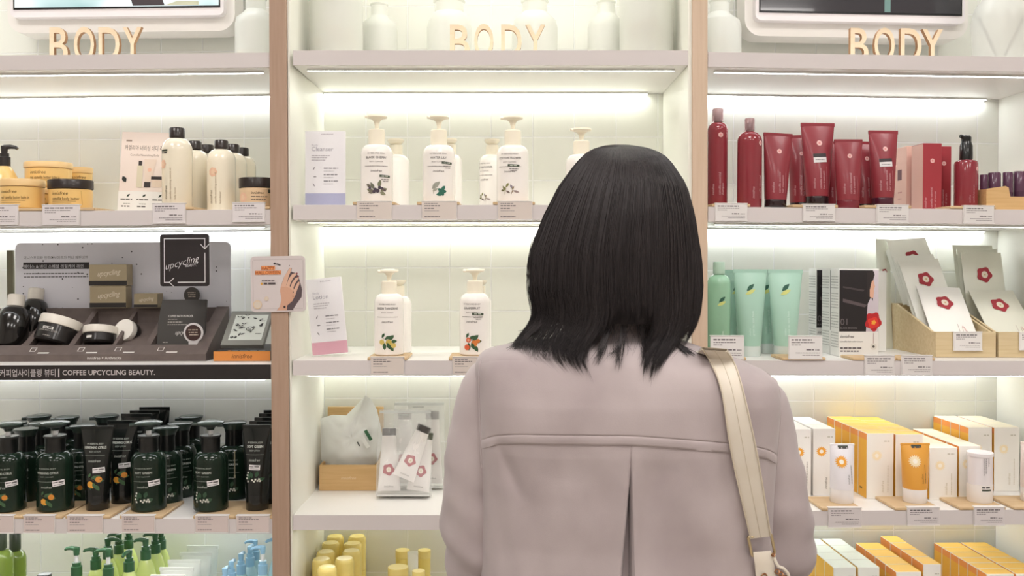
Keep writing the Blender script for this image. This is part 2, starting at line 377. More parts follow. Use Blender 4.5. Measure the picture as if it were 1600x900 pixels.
# ------------------------------------------------------------------ artwork prints (u right, v up, centred, metres)
def art(D, kind, x, z, s):
    P = D.poly
    if kind == 'cherry':
        for a, b, l, w_, g, c in ((.5, -6, 9, .6, 75, '5B5648'), (-3, -6, 8, .6, 110, '5B5648'), (-2, -1, 10, 4, 118, '6F7060'), (3, 1, 10, 4.5, 80, '7E8064'), (-4, -3, 8, 4, 160, '77785F'), (5, -2, 9, 4.5, 15, '8A8A70'), (-6, 2, 7, 3.5, 150, '6B6355'), (4, -4, 8, 4, -20, '8C8C73'), (-2, -2, 8, 5, 200, '7B7466'), (8, 0, 5, 3, -35, '6A5A60')):
            P(leaf(x + a * s, z + b * s, l * s, w_ * s, g), c)
        for a, b, r in ((-1, -1, 2.2), (1.5, -2.5, 2.4), (-2.5, -3.5, 2.0), (4, 1.5, 2), (7, .5, 1.7), (-7.5, 1, 1.7)): P(circ(x + a * s, z + b * s, r * s, 10), '4B3F4C')
    elif kind == 'lily':
        P(leaf(x - 8 * s, z + 0 * s, 13 * s, 6 * s, 42), 'A5A69A'); P(leaf(x - 6 * s, z - 7 * s, 12 * s, .8 * s, 85), '8C8878'); P(leaf(x - 7 * s, z - 2 * s, 7 * s, 3 * s, 20), 'B3B2A5')
        P(blob(x + 4 * s, z - 3 * s, 4.6 * s, .22, 5, 30), '2F6B5A'); P(leaf(x - 3 * s, z - 7 * s, 10 * s, 4.5 * s, 10), '2F6B5A'); P(leaf(x + 4 * s, z - 1 * s, 6 * s, 4 * s, 50), '35725F')
    elif kind == 'flower':
        for a, b, l, w_, g, c in ((-6, -7, 12, .9, 80, '8A7E4C'), (-5, -2, 7, 3, 120, '7F8050'), (-4, 2, 6, 3, 60, '8B8A55'), (-6, -2, 5, 2.5, 170, '6F6A45'), (2, -7, 9, .9, 70, '8A6E50'), (4, 0, 6, 2.6, 120, '8F8590'), (4, -2, 8, 2.6, -15, 'A08D8A'), (1, -5, 6, 2.4, 150, '80706A'), (3, -1, 5, 2, 60, '9A8A70')):
            P(leaf(x + a * s, z + b * s, l * s, w_ * s, g), c)
    elif kind in ('tangerine', 'citrus', 'grapefruit'):
        fc = {'tangerine': ('D5BE6A', 'C9B257'), 'citrus': ('E2A03C', 'D38A35'), 'grapefruit': ('E0663F', 'D9803F')}[kind]; lc = '3A5A3C' if kind != 'citrus' else '41603F'
        P(leaf(x - 9 * s, z + 6 * s, 20 * s, .7 * s, -25), '5A4630')
        for a, b, l, w_, g in ((-3, 3, 8, 4, 35), (1, 2, 10, 5.5, 40), (-4, -1, 10, 5, -85), (4, 0, 9, 4.5, 5), (3, -4, 10, 5, -60), (-7, 5, 7, 3.5, 60)):
            P(leaf(x + a * s, z + b * s, l * s, w_ * s, g), lc)
        for i, (a, b, r) in enumerate(((-7, -.5, 3.4), (2, -1, 4), (8, -5, 3.3)) if kind == 'tangerine' else ((-4, -4, 4.2), (7, 2.5, 4), (-1, -6, 3)) if kind == 'citrus' else ((-4, 2, 3.2), (3.5, -2, 4), (-6, -7, 3.6), (8, 1, 2.6))):
            P(circ(x + a * s, z + b * s, r * s, 16), fc[i % 2])
        if kind == 'grapefruit': P(circ(x - 4 * s, z + 2 * s, 1.6 * s, 10), 'F0B090')
        P(leaf(x + 0 * s, z - 1 * s, 9 * s, 4.5 * s, -70), lc)
    elif kind == 'whiteflower':
        for a, b, g in ((-2, 3, 110), (3, 4, 70), (-7, 0, 100), (6, -1, 20)): P(leaf(x + a * s, z + b * s - 3 * s, 10 * s, 6 * s, g), '2C4A33')
        for i, (a, b) in enumerate(((-10, 4), (-11, -1), (-9, 8), (-9, -5), (-2, -3), (1, -5), (3, -2), (6, -4), (8, -1.5), (9.5, -4.5))): P(star(x + a * s, z + b * s, 2.2 * s, .9 * s, 5, i), 'E4E3D8')
    elif kind == 'redring':
        P(blob(x, z, 9 * s, .10, 5, 60, .6), 'A93640'); P(circ(x + .4 * s, z, 3.9 * s, 18, 1.1), 'EDE2D0'); P(circ(x + .6 * s, z, 1.1 * s, 8), 'C9B27A')
    elif kind == 'sun':
        P(star(x, z, 9 * s, 6 * s, 16), 'EFA83C'); P(circ(x, z, 3.2 * s, 14), 'F8F2E6')
    elif kind == 'palesun':
        P(star(x, z, 9 * s, 6 * s, 16), 'F4E3BE'); P(circ(x, z, 3.2 * s, 14), 'FAF2E2')
    elif kind == 'twoleaf':
        P(leaf(x - 9 * s, z - 3 * s, 20 * s, 8 * s, 42), '2B5A48'); P(leaf(x - 12 * s, z - 10 * s, 22 * s, 7.5 * s, 26), 'CDD27E')
    elif kind == 'blush':
        P(blob(x, z, 8 * s, .07, 7, 36), 'EFC6A8'); P(blob(x, z, 4 * s, .1, 5, 30), 'F2D0B2')
    elif kind == 'dot':
        P(circ(x, z, 4 * s, 16), 'E8B9B4'); P(circ(x, z, 1.6 * s, 10), 'D98C8C')
    return D
def sticker(D, x, z, w_, h, ang=4):
    D.rect(x - w_ / 2, x + w_ / 2, z - h / 2, z + h / 2, 'E6E2E2', ang=ang); D.rect(x - w_ * .46, x - w_ * .05, z + h * .06, z + h * .24, '5A5656', ang=ang, n=3); D.rect(x, x + w_ * .42, z + h * .02, z + h * .3, '6A6666', ang=ang, n=3); D.rect(x - w_ * .4, x + w_ * .4, z - h * .32, z - h * .2, '8A8686', ang=ang, n=4)

# ------------------------------------------------------------------ bottle builders; the origin is at the base, the front faces -y
def cream_pump_bottle(w, h, closed, name1, kind, art_, tagpos, hf):
    """hf: where the shoulder ends as a fraction of the height"""
    t = thing('pump_bottle', 'bottle'); r = w / 2; b = h * hf; sh = r * .62
    prof = [(0, 0), (r * .9, 0), (r, r * .1)] + [(r, b - sh)] + [(r * .5 + r * .5 * math.cos(rad(a)), b - sh + sh * math.sin(rad(a))) for a in range(10, 91, 10)]
    MB().lathe(prof, 40).build('bottle_body', mat('cream_bottle_plastic', 'F9F4EF', .25, coat=.4), t)
    cm = mat('cream_pump_plastic', 'FAF2DE', .3, coat=.2)
    if closed:
        c1 = b + (h - b) * .62
        MB().lathe([(0, b - .001), (r * .5, b - .001), (r * .5, c1), (r * .46, c1 + .0006), (0, c1 + .0006)], 28).build('collar', cm, t)
        MB().lathe([(0, c1 + .0006), (r * .3, c1 + .0006), (r * .5, h - .008), (r * .62, h - .003), (r * .6, h), (0, h + .0005)], 28).build('pump_head', cm, t)
    else:
        c1 = b + (h - b) * .52
        MB().lathe([(0, b - .001), (r * .52, b - .001), (r * .52, c1 - .002), (r * .46, c1), (0, c1)], 28).build('collar', cm, t)
        mb = MB().lathe([(0, c1), (r * .13, c1), (r * .13, h - .02), (r * .2, h - .012), (r * .36, h - .0075), (r * .6, h - .006), (r * .65, h - .004), (r * .62, h - .0012), (r * .3, h), (0, h)], 28)
        mb.tube([(0, 0, h - .004), (-.3 * r, -.2 * r, h - .004), (-.72 * r, -.3 * r, h - .0045)], lambda q: .004 - .001 * q, 8)
        mb.build('pump_head', cm, t)
    D = Decal(cyl(r)); ww = w * .74
    if name1:
        z0 = b * .82
        D.text('MY PERFUMED BODY', 0, z0, .0026, '6A605C', wmax=ww * .8)
        D.text(name1, 0, z0 - .0085, .0042, '4A4240', wmax=ww, bold=.01)
        D.text(kind, 0, z0 - .0155, .0024, '8A807A', wmax=ww * .6)
        D.dashes(-ww * .5, ww * .5, z0 - .0235, .0012, '8A807A', 3)
        D.text('innisfree', 0, z0 - .034, .0045, '5A504E', shear=.25, wmax=ww * .6)
        if art_: art(D, art_, 0, b * .23, .00165 * w / .064)
        if tagpos:
            x, z = tagpos; D.rect(x - .011, x + .011, z - .0022, z + .0022, '4A5444', ang=-3); D.rect(x - .007, x - .002, z + -.0008, z + .0008, 'C8CCC0', ang=-3, n=2); D.rect(x, x + .006, z - .0008, z + .0008, 'C8CCC0', ang=-3, n=2)
            D.dashes(x - .008, x + .009, z - .007, .0014, '6A6060', 5); D.dashes(x - .004, x + .008, z - .0105, .0014, '8A8080', 6)
    D.build(t); return t
def dark_pump_bottle(w, h, closed, name1, art_, stick, strip):
    t = thing('pump_bottle', 'bottle'); r = w / 2; G = noise_mat('dark_green_glassy_plastic', '131F17', '1C2E22', nscale=8, rough=.12); K = mat('black_pump_plastic', '121312', .28, coat=.3)
    b = h * (.66 if not closed else .70); sh = r * .62
    prof = [(0, 0), (r * .93, 0), (r, r * .08), (r, b - sh)] + [(r * .56 + r * .44 * math.cos(rad(a)), b - sh + sh * math.sin(rad(a))) for a in range(10, 91, 10)]
    MB().lathe(prof, 40).build('bottle_body', G, t)
    if closed:
        n1 = h - .014
        MB().lathe([(0, b - .001), (r * .57, b - .001), (r * .55, b + (n1 - b) * .8), (r * .6, n1 - .002), (r * .6, n1), (0, n1)], 30).build('neck_collar', K, t)
        mb = MB().lathe([(0, n1), (r * .6, n1), (r * .66, n1 + .004), (r * .78, h - .0035), (r * .8, h - .001), (r * .76, h), (0, h + .0008)], 32)
    else:
        n1 = b + (h - b) * .54
        MB().lathe([(0, b - .001), (r * .57, b - .001), (r * .54, b + .004), (r * .55, n1 - .006), (r * .62, n1 - .003), (r * .6, n1), (0, n1 + .0012)], 30).build('neck_collar', K, t)
        MB().lathe([(0, n1), (r * .15, n1), (r * .15, h - .013), (0, h - .013)], 16).build('pump_stem', mat('white_stem_plastic', 'E8E8E6', .4), t)
        mb = MB().lathe([(0, h - .017), (r * .2, h - .017), (r * .26, h - .012), (r * .6, h - .008), (r * .78, h - .0045), (r * .77, h - .002), (r * .55, h), (0, h + .0006)], 32)
    mb.tube([(0, 0, h - .006), (-.5 * r, -.15 * r, h - .0055), (-1.0 * r, -.3 * r, h - .006)], lambda q: .0048 - .0015 * q, 8)
    mb.build('pump_head', mat('dark_green_pump_plastic', '26332C', .3, coat=.4), t)
    D = Decal(cyl(r)); ww = w * .62
    z0 = b * .74
    D.text('MY ESSENTIAL BODY', 0, z0, .0026, 'A9B0A6', wmax=ww * .85)
    D.text(name1, 0, z0 - .009, .0042, 'C4C9C0', wmax=ww, bold=.012); D.text('BODY CLEANSER', 0, z0 - .0155, .0024, '8C938A', wmax=ww * .7)
    D.dashes(-ww * .5, ww * .5, z0 - .024, .001, '6F776E', 2)
    D.text('innisfree', -.001, z0 - .036, .0044, 'B0B6AC', shear=.25, wmax=ww * .6)
    art(D, art_, -.001, b * .24, .00125 * w / .064)
    if stick: sticker(D, r * .62, b * .5, .0215, .0105, 6)
    if strip:
        D.rect(r * .30, r * .36, b * .45, b * .93, '9C9478'); D.rect(r * .28, r * .38, b * .42, b * .48, 'A89F82')
    D.build(t); return t
def squeeze_tube(wt, wb, h, cf, cbody, ccap, pr):
    """tube standing on its cap: cap fraction cf, printed with pr"""
    t = thing('squeeze_tube', 'tube'); r = wb / 2; hc = h * cf; H = h - hc; n = 36
    gl = .16 if cbody == '171A18' else .32
    MB().lathe([(0, 0), (r * .97, 0), (r, .001), (r, hc - .001), (r * .985, hc), (0, hc)], 36).build('cap', mat('tube_cap_' + ccap, ccap, .25, coat=.4, trans=.0), t)
    def ab(z):
        q = max(0., min(1., (z - hc) / H)); a = r + (wt / 2 - r) * q ** .9; b_ = r * (1 - q ** 1.7) * .97 + .0012
        return a, b_
    rings = []
    for k in range(19):
        z = hc + H * (k / 18) * .955; a, b_ = ab(z)
        rings.append([Vector((a * math.cos(2 * math.pi * i / n), b_ * math.sin(2 * math.pi * i / n), z)) for i in range(n)])
    mb = MB().loft(rings)
    mb.build('tube_body', mat('tube_body_' + cbody, cbody, gl, coat=.3 if gl < .2 else .1, spec=.5), t)
    MB().box(-wt / 2, wt / 2, -.0016, .0016, hc + H * .945, h, bev=.0006, seg=1).build('crimped_end', mat('tube_body_' + cbody, cbody, gl), t)
    def surf(u, v, o):
        a, b_ = ab(v); q = max(0, 1 - (u / a) ** 2) ** .5
        return Vector((u, -b_ * q - o - .0003, v))
    D = Decal(surf, .0004); Z = lambda f: hc + H * f; ww = (wt + wb) / 2 * .78
    if pr in ('citrus', 'soft'):
        D.text('MY ESSENTIAL BODY', 0, Z(.735), .0034, 'B5B9B0', wmax=ww * .75); D.text('REFRESHING CITRUS' if pr == 'citrus' else 'SOFT GREEN', 0, Z(.675), .005, 'D0D3CA', wmax=ww if pr == 'citrus' else ww * .8, bold=.012); D.text('BODY LOTION', 0, Z(.625), .0032, 'A5AAA2', wmax=ww * .5)
        D.dashes(-ww * .45, ww * .45, Z(.575), .001, '7A8078', 4); D.text('innisfree', 0, Z(.485), .0052, 'B5B9B0', shear=.25, wmax=ww * .55)
        art(D, 'citrus' if pr == 'citrus' else 'whiteflower', 0, Z(.21) if pr == 'citrus' else Z(.25), .0013 * wt / .058)
        if pr == 'citrus': sticker(D, .009, Z(.37), .021, .0095, 4)
        else: sticker(D, .001, Z(.40), .021, .0095, -3)
    elif pr.startswith('red'):
        art(D, 'dot', 0, Z(.72), .0012 * wt / .06)
        D.text('innisfree', -.010, Z(.10), .0042, 'D8A8AC', 'l', ang=90, shear=.25); D.text('camellia essential', .0012, Z(.10), .0042, 'D8A8AC', 'l', ang=90, wmax=H * .42); D.text('hair treatment', .0075, Z(.10), .0042, 'D8A8AC', 'l', ang=90, wmax=H * .34)
        D.dashes(.0125, .0125 + H * .3, Z(.1), .001, 'B8787E', 4, ang=90)
        if 'st' in pr: D.rect(-.013, .012, Z(.525), Z(.575), '3A3436', ang=3); D.rect(-.0125, .0125, Z(.455), Z(.525), 'E2DEDE', ang=3); D.dashes(-.009, .009, Z(.485), .0012, '7A7676', 8)
    elif pr == 'mint':
        art(D, 'twoleaf', .0, Z(.74), .00088 * wt / .058)
        D.text('innisfree', -.004, Z(.14), .003, 'DDF0E6', 'l', ang=90, shear=.2); D.text('green tea mint fresh', .003, Z(.14), .0042, 'DDF0E6', 'l', ang=90, wmax=H * .4)
    elif pr == 'whitesun' or pr == 'orangesun':
        D.rect(-.010, .010, Z(.93), Z(.965), '3E4438'); D.dashes(-.009, .010, Z(.90), .003, '4A4846', 3)
        art(D, 'sun' if pr == 'whitesun' else 'palesun', -.006, Z(.62), .0014)
        c = '6A6460' if pr == 'whitesun' else '7A5A28'
        D.text('innisfree', .0075, Z(.14), .0038, c, 'l', ang=90, shear=.2); D.dashes(.013, .013 + H * .4, Z(.14), .0012, c, 2, ang=90)
    D.build(t); return t
def cap_bottle(w, h, hf, cw, cbody, ccap, pr):
    """round bottle with a plain cap; hf = shoulder top fraction"""
    t = thing('cap_bottle', 'bottle'); r = w / 2; b = h * hf; sh = r * .85; cr = cw / 2
    prof = [(0, 0), (r * .94, 0), (r, .003), (r, b - sh)] + [(cr * .8 + (r - cr * .8) * math.cos(rad(a)), b - sh + sh * math.sin(rad(a))) for a in range(8, 91, 8)] + [(0, b)]
    gl = .16 if cbody == '90363F' else .22
    if cbody == 'F7EED8':
        bm_ = mat('clear_cream_lotion', cbody, .18, coat=.5, sss=.1)
    else: bm_ = mat('bottle_body_' + cbody, cbody, gl, coat=.4)
    MB().lathe(prof, 40).build('bottle_body', bm_, t)
    cm = mat('bottle_cap_' + ccap, ccap, .3, coat=.3)
    if ccap == 'D9B9B8': cm = mat('rosy_clear_cap', 'DDB8BA', .12, trans=.65)
    MB().lathe([(0, b - .0005), (cr * .8, b - .0005), (cr * .82, b + .0015), (cr, b + .002), (cr, h - .0025), (cr * .9, h - .0005), (0, h)], 30).build('cap', cm, t)
    if ccap == 'D9B9B8': MB().lathe([(0, b), (cr * .45, b), (cr * .45, b + (h - b) * .6), (0, b + (h - b) * .6)], 18).build('nozzle', mat('nozzle_white', 'E4D4D4', .4), t)
    D = Decal(cyl(r))
    if pr == 'camellia' or pr == 'camellia2':
        art(D, 'blush', -r * .75 if pr == 'camellia' else -r * .3, b * .62, .0011)
        for k, (s_, ln) in enumerate((('innisfree', .0055), ('camellia nourishing essence oil', .0035), ('body cleanser', .0030))):
            D.text(s_, -r * .35 + k * .0085, b * .12, ln, '6A5A3A' if k == 0 else '9A8560', 'l', ang=90, shear=.25 if k == 0 else 0, wmax=b * .5)
        if pr == 'camellia': D.rect(-r * .9, -r * .30, b * .80, b * .826, '3E4438'); D.dashes(-r * .86, -r * .35, b * .77, .003, '4A4846', 3)
    elif pr == 'red':
        art(D, 'dot', r * .15, b * .84, .0012); D.text('innisfree', -r * .45, b * .12, .0046, 'D8A8AC', 'l', ang=90, shear=.25); D.text('camellia essential', r * .18, b * .12, .0046, 'D8A8AC', 'l', ang=90, wmax=b * .42); D.text('shampoo', r * .48, b * .12, .0046, 'D8A8AC', 'l', ang=90)
    elif pr == 'mintb':
        art(D, 'twoleaf', .002, b * .68, .00085); D.text('innisfree', -.003, b * .1, .003, 'DDF0E6', 'l', ang=90); D.text('green tea mint', .004, b * .1, .0042, 'DDF0E6', 'l', ang=90)
    elif pr == 'olive':
        for k, a in enumerate((-1, 1)): D.poly(leaf(a * .001, b * .70, .02, .002, 60 + 50 * k), 'B8C88A')
    D.build(t); return t
def serum_pump_bottle(w, h):
    t = thing('serum_bottle', 'bottle'); r = w / 2; b = h * .66
    MB().lathe([(0, 0), (r * .95, 0), (r, .002), (r, b - .008), (r * .93, b - .003), (r * .7, b), (0, b)], 36).build('bottle_body', mat('bottle_body_90363F', '8E2033', .16, coat=.4), t)
    MB().lathe([(0, b), (r * .56, b), (r * .54, h - .02), (r * .42, h - .012), (0, h - .012)], 28).build('collar', mat('black_pump_plastic', '121312', .28, coat=.3), t)
    mb = MB().lathe([(0, h - .0122), (r * .42, h - .0122), (r * .42, h - .003), (r * .3, h), (0, h)], 24)
    mb.tube([(0, 0, h - .005), (-.4 * r, -.1 * r, h - .003), (-.62 * r, -.15 * r, h - .001)], lambda q: .005 - .0015 * q, 10)
    mb.build('pump_head', mat('black_pump_plastic', '121312', .28, coat=.3), t)
    D = Decal(cyl(r)); art(D, 'dot', r * .6, b * .8, .0009); D.text('innisfree', -r * .1, b * .1, .0032, 'C88A92', 'l', ang=90, shear=.2); D.text('camellia hair serum', r * .25, b * .1, .0032, 'C88A92', 'l', ang=90, wmax=b * .5); D.build(t)
    return t
def spout_pump_bottle(w, h, up, cbody, ccap, clear, dirn):
    """bottle with a long-spouted pump"""
    t = thing('pump_bottle', 'bottle'); r = w / 2; cr = r * .42; hd = .03 if up else .016; ch = .026; b = h - hd - ch
    bm_ = mat('clear_plastic_' + cbody, cbody, .12, coat=.3, trans=.12 if clear else 0)
    MB().lathe([(0, 0), (r * .95, 0), (r, .004), (r, b * .62), (r * .93, b * .74), (r * .74, b * .86), (cr * 1.3, b * .95), (cr * .95, b), (0, b)], 32).build('bottle_body', bm_, t)
    cm = mat('pump_plastic_' + ccap, ccap, .3, coat=.3)
    MB().lathe([(0, b), (cr, b), (cr, b + ch * .7), (cr * .78, b + ch * .74), (cr * .78, b + ch), (0, b + ch)], 26).build('collar', cm, t)
    if up: MB().lathe([(0, b + ch), (cr * .38, b + ch), (cr * .38, h - .014), (0, h - .014)], 14).build('pump_stem', mat('white_stem_plastic', 'E8E8E6', .4), t)
    mb = MB().lathe([(0, h - .016), (cr * .5, h - .016), (cr * .62, h - .004), (cr * .56, h - .001), (0, h)], 20)
    L_ = r * .95; dx, dy = math.cos(rad(dirn)), math.sin(rad(dirn))
    mb.tube([(0, 0, h - .004), (dx * L_ * .5, dy * L_ * .5, h - .003), (dx * L_ * .9, dy * L_ * .9, h - .0045), (dx * L_ * 1.05, dy * L_ * 1.05, h - .0075)], lambda q: cr * (.46 - .2 * q), 10)
    mb.build('pump_head', cm, t)
    D = Decal(cyl(r)); D.poly(leaf(-r * .3, b * .55, .014, .0018, 50), 'F2F4D8'); D.poly(leaf(-r * .3, b * .55, .010, .0018, -20), 'F2F4D8'); D.build(t)
    return t
def cream_jar(w, h, lf, cbody, clid, pr):
    t = thing('cream_jar', 'jar'); r = w / 2; b = h * (1 - lf)
    MB().lathe([(0, 0), (r * .88, 0), (r * .955, .003), (r * .955, b - .001), (r * .9, b), (0, b)], 44).build('jar_body', mat('jar_body_' + cbody, cbody, .3, coat=.2), t)
    MB().lathe([(0, b), (r * .97, b), (r, b + .0012), (r, h - .002), (r * .975, h - .0003), (0, h)], 44).build('lid', mat('jar_lid_' + clid, clid, .35, coat=.1), t)
    D = Decal(cyl(r * .957)); 
    if pr == 'butter' or pr == 'butterb':
        c = '6A4A22'; x = -r * .35
        D.text('innisfree', x, b * .78 - .004, .0068, c, 'l', shear=.2); D.text('real camellia butter balm in' if pr == 'butter' else 'camellia body butter', x, b * .52 - .004, .0066, c, 'l', wmax=r * 1.25); D.rect(x, x + r * 1.1, b * .36, b * .375, c); D.rect(x, x + r * .9, b * .27, b * .28, c)
        if pr == 'butterb': D.rect(r * 1.0, r * 1.02, b * .2, b * .9, 'C09850', ang=5)
    elif pr == 'blush':
        art(D, 'blush', -r * .55, b * .5, .0012); D.text('innisfree', 0, b * .66, .005, '5A4A3A', shear=.25, al='l'); D.dashes(0, r * .9, b * .5, .002, '8A7A6A', 2); D.dashes(0, r * .8, b * .36, .002, '8A7A6A', 4); D.rect(r * .95, r * 1.15, b * .72, b * .9, '3E4438')
    elif pr == 'coffee':
        D.rect(-.012, .010, b * .62, b * .76, 'DAD8D2'); D.rect(-.010, -.002, b * .65, b * .73, '3A3634', n=2); D.rect(0, .008, b * .65, b * .73, '3A3634', n=2); D.text('COFFEE BODY SCRUB.', 0, b * .48, .0032, 'B8B2AA', wmax=r * 1.0); D.dashes(-.006, .008, b * .2, .0015, 'A09A92', 3)
    elif pr == 'coffees': D.rect(-.014, -.002, b * .35, b * .62, 'DAD8D2')
    D.build(t); return t
def lidded_stick(w, h):
    t = thing('sun_stick', 'tube'); r = w / 2
    MB().lathe([(0, 0), (r * .96, 0), (r, .002), (r, h * .36), (0, h * .36)], 36).build('base', mat('stick_white', 'F3EEEA', .35), t)
    MB().lathe([(0, h * .36), (r * .965, h * .362), (r * .965, h - .008), (r * 1.03, h - .0075), (r * 1.03, h - .001), (r * .98, h), (0, h)], 36).build('cap', mat('stick_cap_white', 'ECE6E8', .25), t)
    D = Decal(cyl(r)); D.text('innisfree', .004, h * .9, .0032, '5A5456', 'l', ang=-90); D.dashes(-.001, .028, h * .9, .0012, '8A8486', 3, ang=-90); D.dashes(-.005, .028, h * .9, .0012, '8A8486', 4, ang=-90)
    D.rect(-.008, .010, h * .25, h * .285, '3E4438'); D.dashes(-.008, .009, h * .305, .003, '4A4846', 3); D.build(t)
    return t
def display_tray(w, d):
    t = MB().box(-w / 2, w / 2, 0, d, 0, .0055, bev=.001, seg=1).build('display_tray', TRAYW); t['category'] = 'tray'; return t
def price_tag(w, h, seed, tone, style):
    """card in a holder that hooks over the shelf front; the origin is the top back edge"""
    t = thing('price_tag', 'price tag')
    cm = mat('tag_card_' + tone, tone, .5)
    MB().box(-w / 2, w / 2, -.0032, -.0016, -h, -.001, bev=.0003, seg=1).build('card', cm, t)
    mb = MB().box(-w / 2 - .001, w / 2 + .001, -.0042, .006, -.0008, .0006, bev=.0003, seg=1); mb.box(-w / 2 - .001, w / 2 + .001, -.0016, -.0006, -h - .0005, -.0008, bev=.0002, seg=1); mb.box(-w / 2 - .001, w / 2 + .001, -.0044, -.0016, -h - .0015, -h - .0002)
    mb.build('holder', mat('tag_holder', 'F3F0EE', .3), t)
    D = Decal(flat(-.0032), .0001); r = random.Random(seed); x0 = -w * .43
    if style == 'c':
        D.dashes(x0, x0 + w * .40, -h * .16, h * .05, '8A8284', seed); D.dashes(x0, x0 + w * r.uniform(.45, .62), -h * .28, h * .05, '5A5456', seed + 1); D.dashes(x0, x0 + w * .28, -h * .42, h * .05, '5A5456', seed + 2); D.dashes(x0, x0 + w * .42, -h * .55, h * .03, '9A9294', seed + 3); D.dashes(x0, x0 + w * .45, -h * .88, h * .05, '7A7274', seed + 4)
    else:
        D.dashes(x0, x0 + w * r.uniform(.55, .8), -h * .2, h * .06, '6A6466', seed); D.dashes(x0, x0 + w * .7, -h * .31, h * .04, '8A8284', seed + 1); D.dashes(x0, x0 + w * .3, -h * .42, h * .04, '9A9294', seed + 2)
        D.dashes(w * .02, w * .25, -h * .64, h * .06, '7A7476', seed + 3); D.dashes(w * .29, w * .43, -h * .64, h * .04, '8A8284', seed + 6); D.dashes(-w * .3, w * .43, -h * .77, h * .035, '9A9294', seed + 4); D.dashes(-w * .1, w * .43, -h * .87, h * .035, '9A9294', seed + 5)
    D.build(t, 'printed_text'); return t
def carton(w, d, h, front, side, topc, pr):
    t = thing('product_box', 'box')
    e = .0004
    MB().box(-w / 2 + e, w / 2 - e, -d / 2 + e, d / 2 - e, 0, h, bev=.0006, seg=1).build('carton', mat('carton_' + front, front, .5), t)
    D = Decal(lambda u, v, o: Vector((-w / 2 - o + e, u, v)), .0001)
    if side != front:
        D.rect(-d / 2 + .001, d / 2 - .001, .001, h - .001, side)
        if side == 'F0B440': D.rect(-d / 2 + .001, d / 2 - .001, h * .90, h - .001, 'EF9A4E'); D.dashes(0, d * .3, h * .12, .004, '8A6A30', 2)
    if pr == 'pinkside': D.rect(-.007, .012, h * .5, h * .66, '7A5A5E'); D.dashes(-.008, .010, h * .3, .003, 'D09A92', 2); D.dashes(-.006, .01, h * .2, .003, 'D09A92', 4)
    if pr == 'dye':
        for k in range(26):
            if k % 7 != 6: D.dashes(-d * .42, d * .42, h * (.1 + .032 * k), h * .011, 'B4B2AE', k)
    if side != front or pr in ('pinkside', 'dye'): D.build(t, 'side_print')
    if topc != front:
        D = Decal(top(h), .0001); D.rect(-w / 2 + .001, w / 2 - .001, -d / 2 + .001, d / 2 - .001, topc); D.build(t, 'lid_print')
    D = Decal(flat(-d / 2 + e), .0001)
    if pr in ('sun', 'palesun'):
        art(D, pr, -w * .12, h * .66, .00125); c = '8A8276' if pr == 'sun' else 'C9C0A8'
        D.text('innisfree', w * .14, h * .1, .005, c, 'l', ang=90, shear=.2); D.dashes(w * .3, w * .3 + h * .42, h * .1, .0015, c, 3, ang=90); D.dashes(w * .14, w * .38, h * .87, .0025, 'C9C3B4', 7)
    elif pr == 'redfront': art(D, 'dot', 0, h * .74, .0011); D.text('innisfree', -w * .3, h * .04, .0042, 'D8A8AC', 'l', ang=90, shear=.2); D.text('camellia essential', 0, h * .04, .0042, 'D8A8AC', 'l', ang=90, wmax=h * .4); D.text('hair oil serum', w * .2, h * .04, .0042, 'D8A8AC', 'l', ang=90, wmax=h * .3)
    elif pr == 'dye':
        W = w - .006
        D.rect(-w / 2 + .001, w / 2 - .012, h * .285, h - .003, '1F1A1B'); D.poly([(w * .5 - .012, h * .285), (w * .5 - .001, h * .285), (w * .5 - .001, h - .003), (w * .5 - .012, h - .003)], 'C9BFC6', fan=False)
        D.poly([(w * .18, h * .285), (w * .36, h * .285), (w * .36, h * .62), (w * .3, h * .68), (w * .22, h * .6)], 'C9BFC6', fan=False)
        D.poly([(w * .30, h * .80), (w * .36, h * .88), (w * .39, h * .93), (w * .37, h * .97), (w * .2, h * .97), (w * .2, h * .7), (w * .27, h * .66), (w * .34, h * .665), (w * .35, h * .7), (w * .37, h * .73), (w * .36, h * .76), (w * .39, h * .79)], '2A2222', fan=False)
        D.poly([(w * .33, h * .665), (w * .36, h * .675), (w * .37, h * .72), (w * .38, h * .74), (w * .37, h * .76), (w * .4, h * .80), (w * .38, h * .83), (w * .375, h * .87), (w * .32, h * .86), (w * .27, h * .76), (w * .27, h * .68)], 'D9A98F')
        D.poly([(-w * .4, h * .62), (w * .15, h * .56), (w * .2, h * .59), (-w * .4, h * .66)], '5A4E50'); D.poly([(-w * .4, h * .78), (w * .1, h * .74), (w * .14, h * .76), (-w * .4, h * .80)], '453B3D')
        D.text('01', -w * .46, h * .36, .013, '6A6062', 'l'); D.text('BLACK BROWN', -w * .46, h * .315, .0034, '8A8082', 'l')
        D.poly(blob(w * .36, h * .40, .0155, .12, 5, 40, 1, 1.15), 'B5252A'); D.poly(blob(w * .36, h * .385, .011, .12, 4, 30, 2), 'D8382F'); D.poly(blob(w * .37, h * .39, .0045, .2, 5, 24), 'E9A23A')
        D.rect(w * .365, w * .375, h * .14, h * .27, '8A4A4A'); D.poly(circ(w * .37, h * .115, .0065, 18), 'DDDAD2'); D.poly(circ(w * .37, h * .115, .0025, 10), '5A5650')
        D.text('innisfree', -w * .46, h * .215, .0058, '4A4446', 'l', shear=.25); D.text('camellia hair color cream', -w * .46, h * .165, .0032, '6A6466', 'l'); D.dashes(-w * .46, w * .1, h * .09, .0028, '6A6466', 3); D.dashes(-w * .46, 0, h * .055, .0028, '8A8486', 4)
    elif pr == 'kraft': D.text('upcycling', w * .04, h * .5, h * .25, 'E4DAC6', shear=.5, wmax=w * .62, ang=6); D.rect(-w / 2, w / 2, .001, h * .24, '2A2624'); 
    D.build(t, 'front_print'); return t
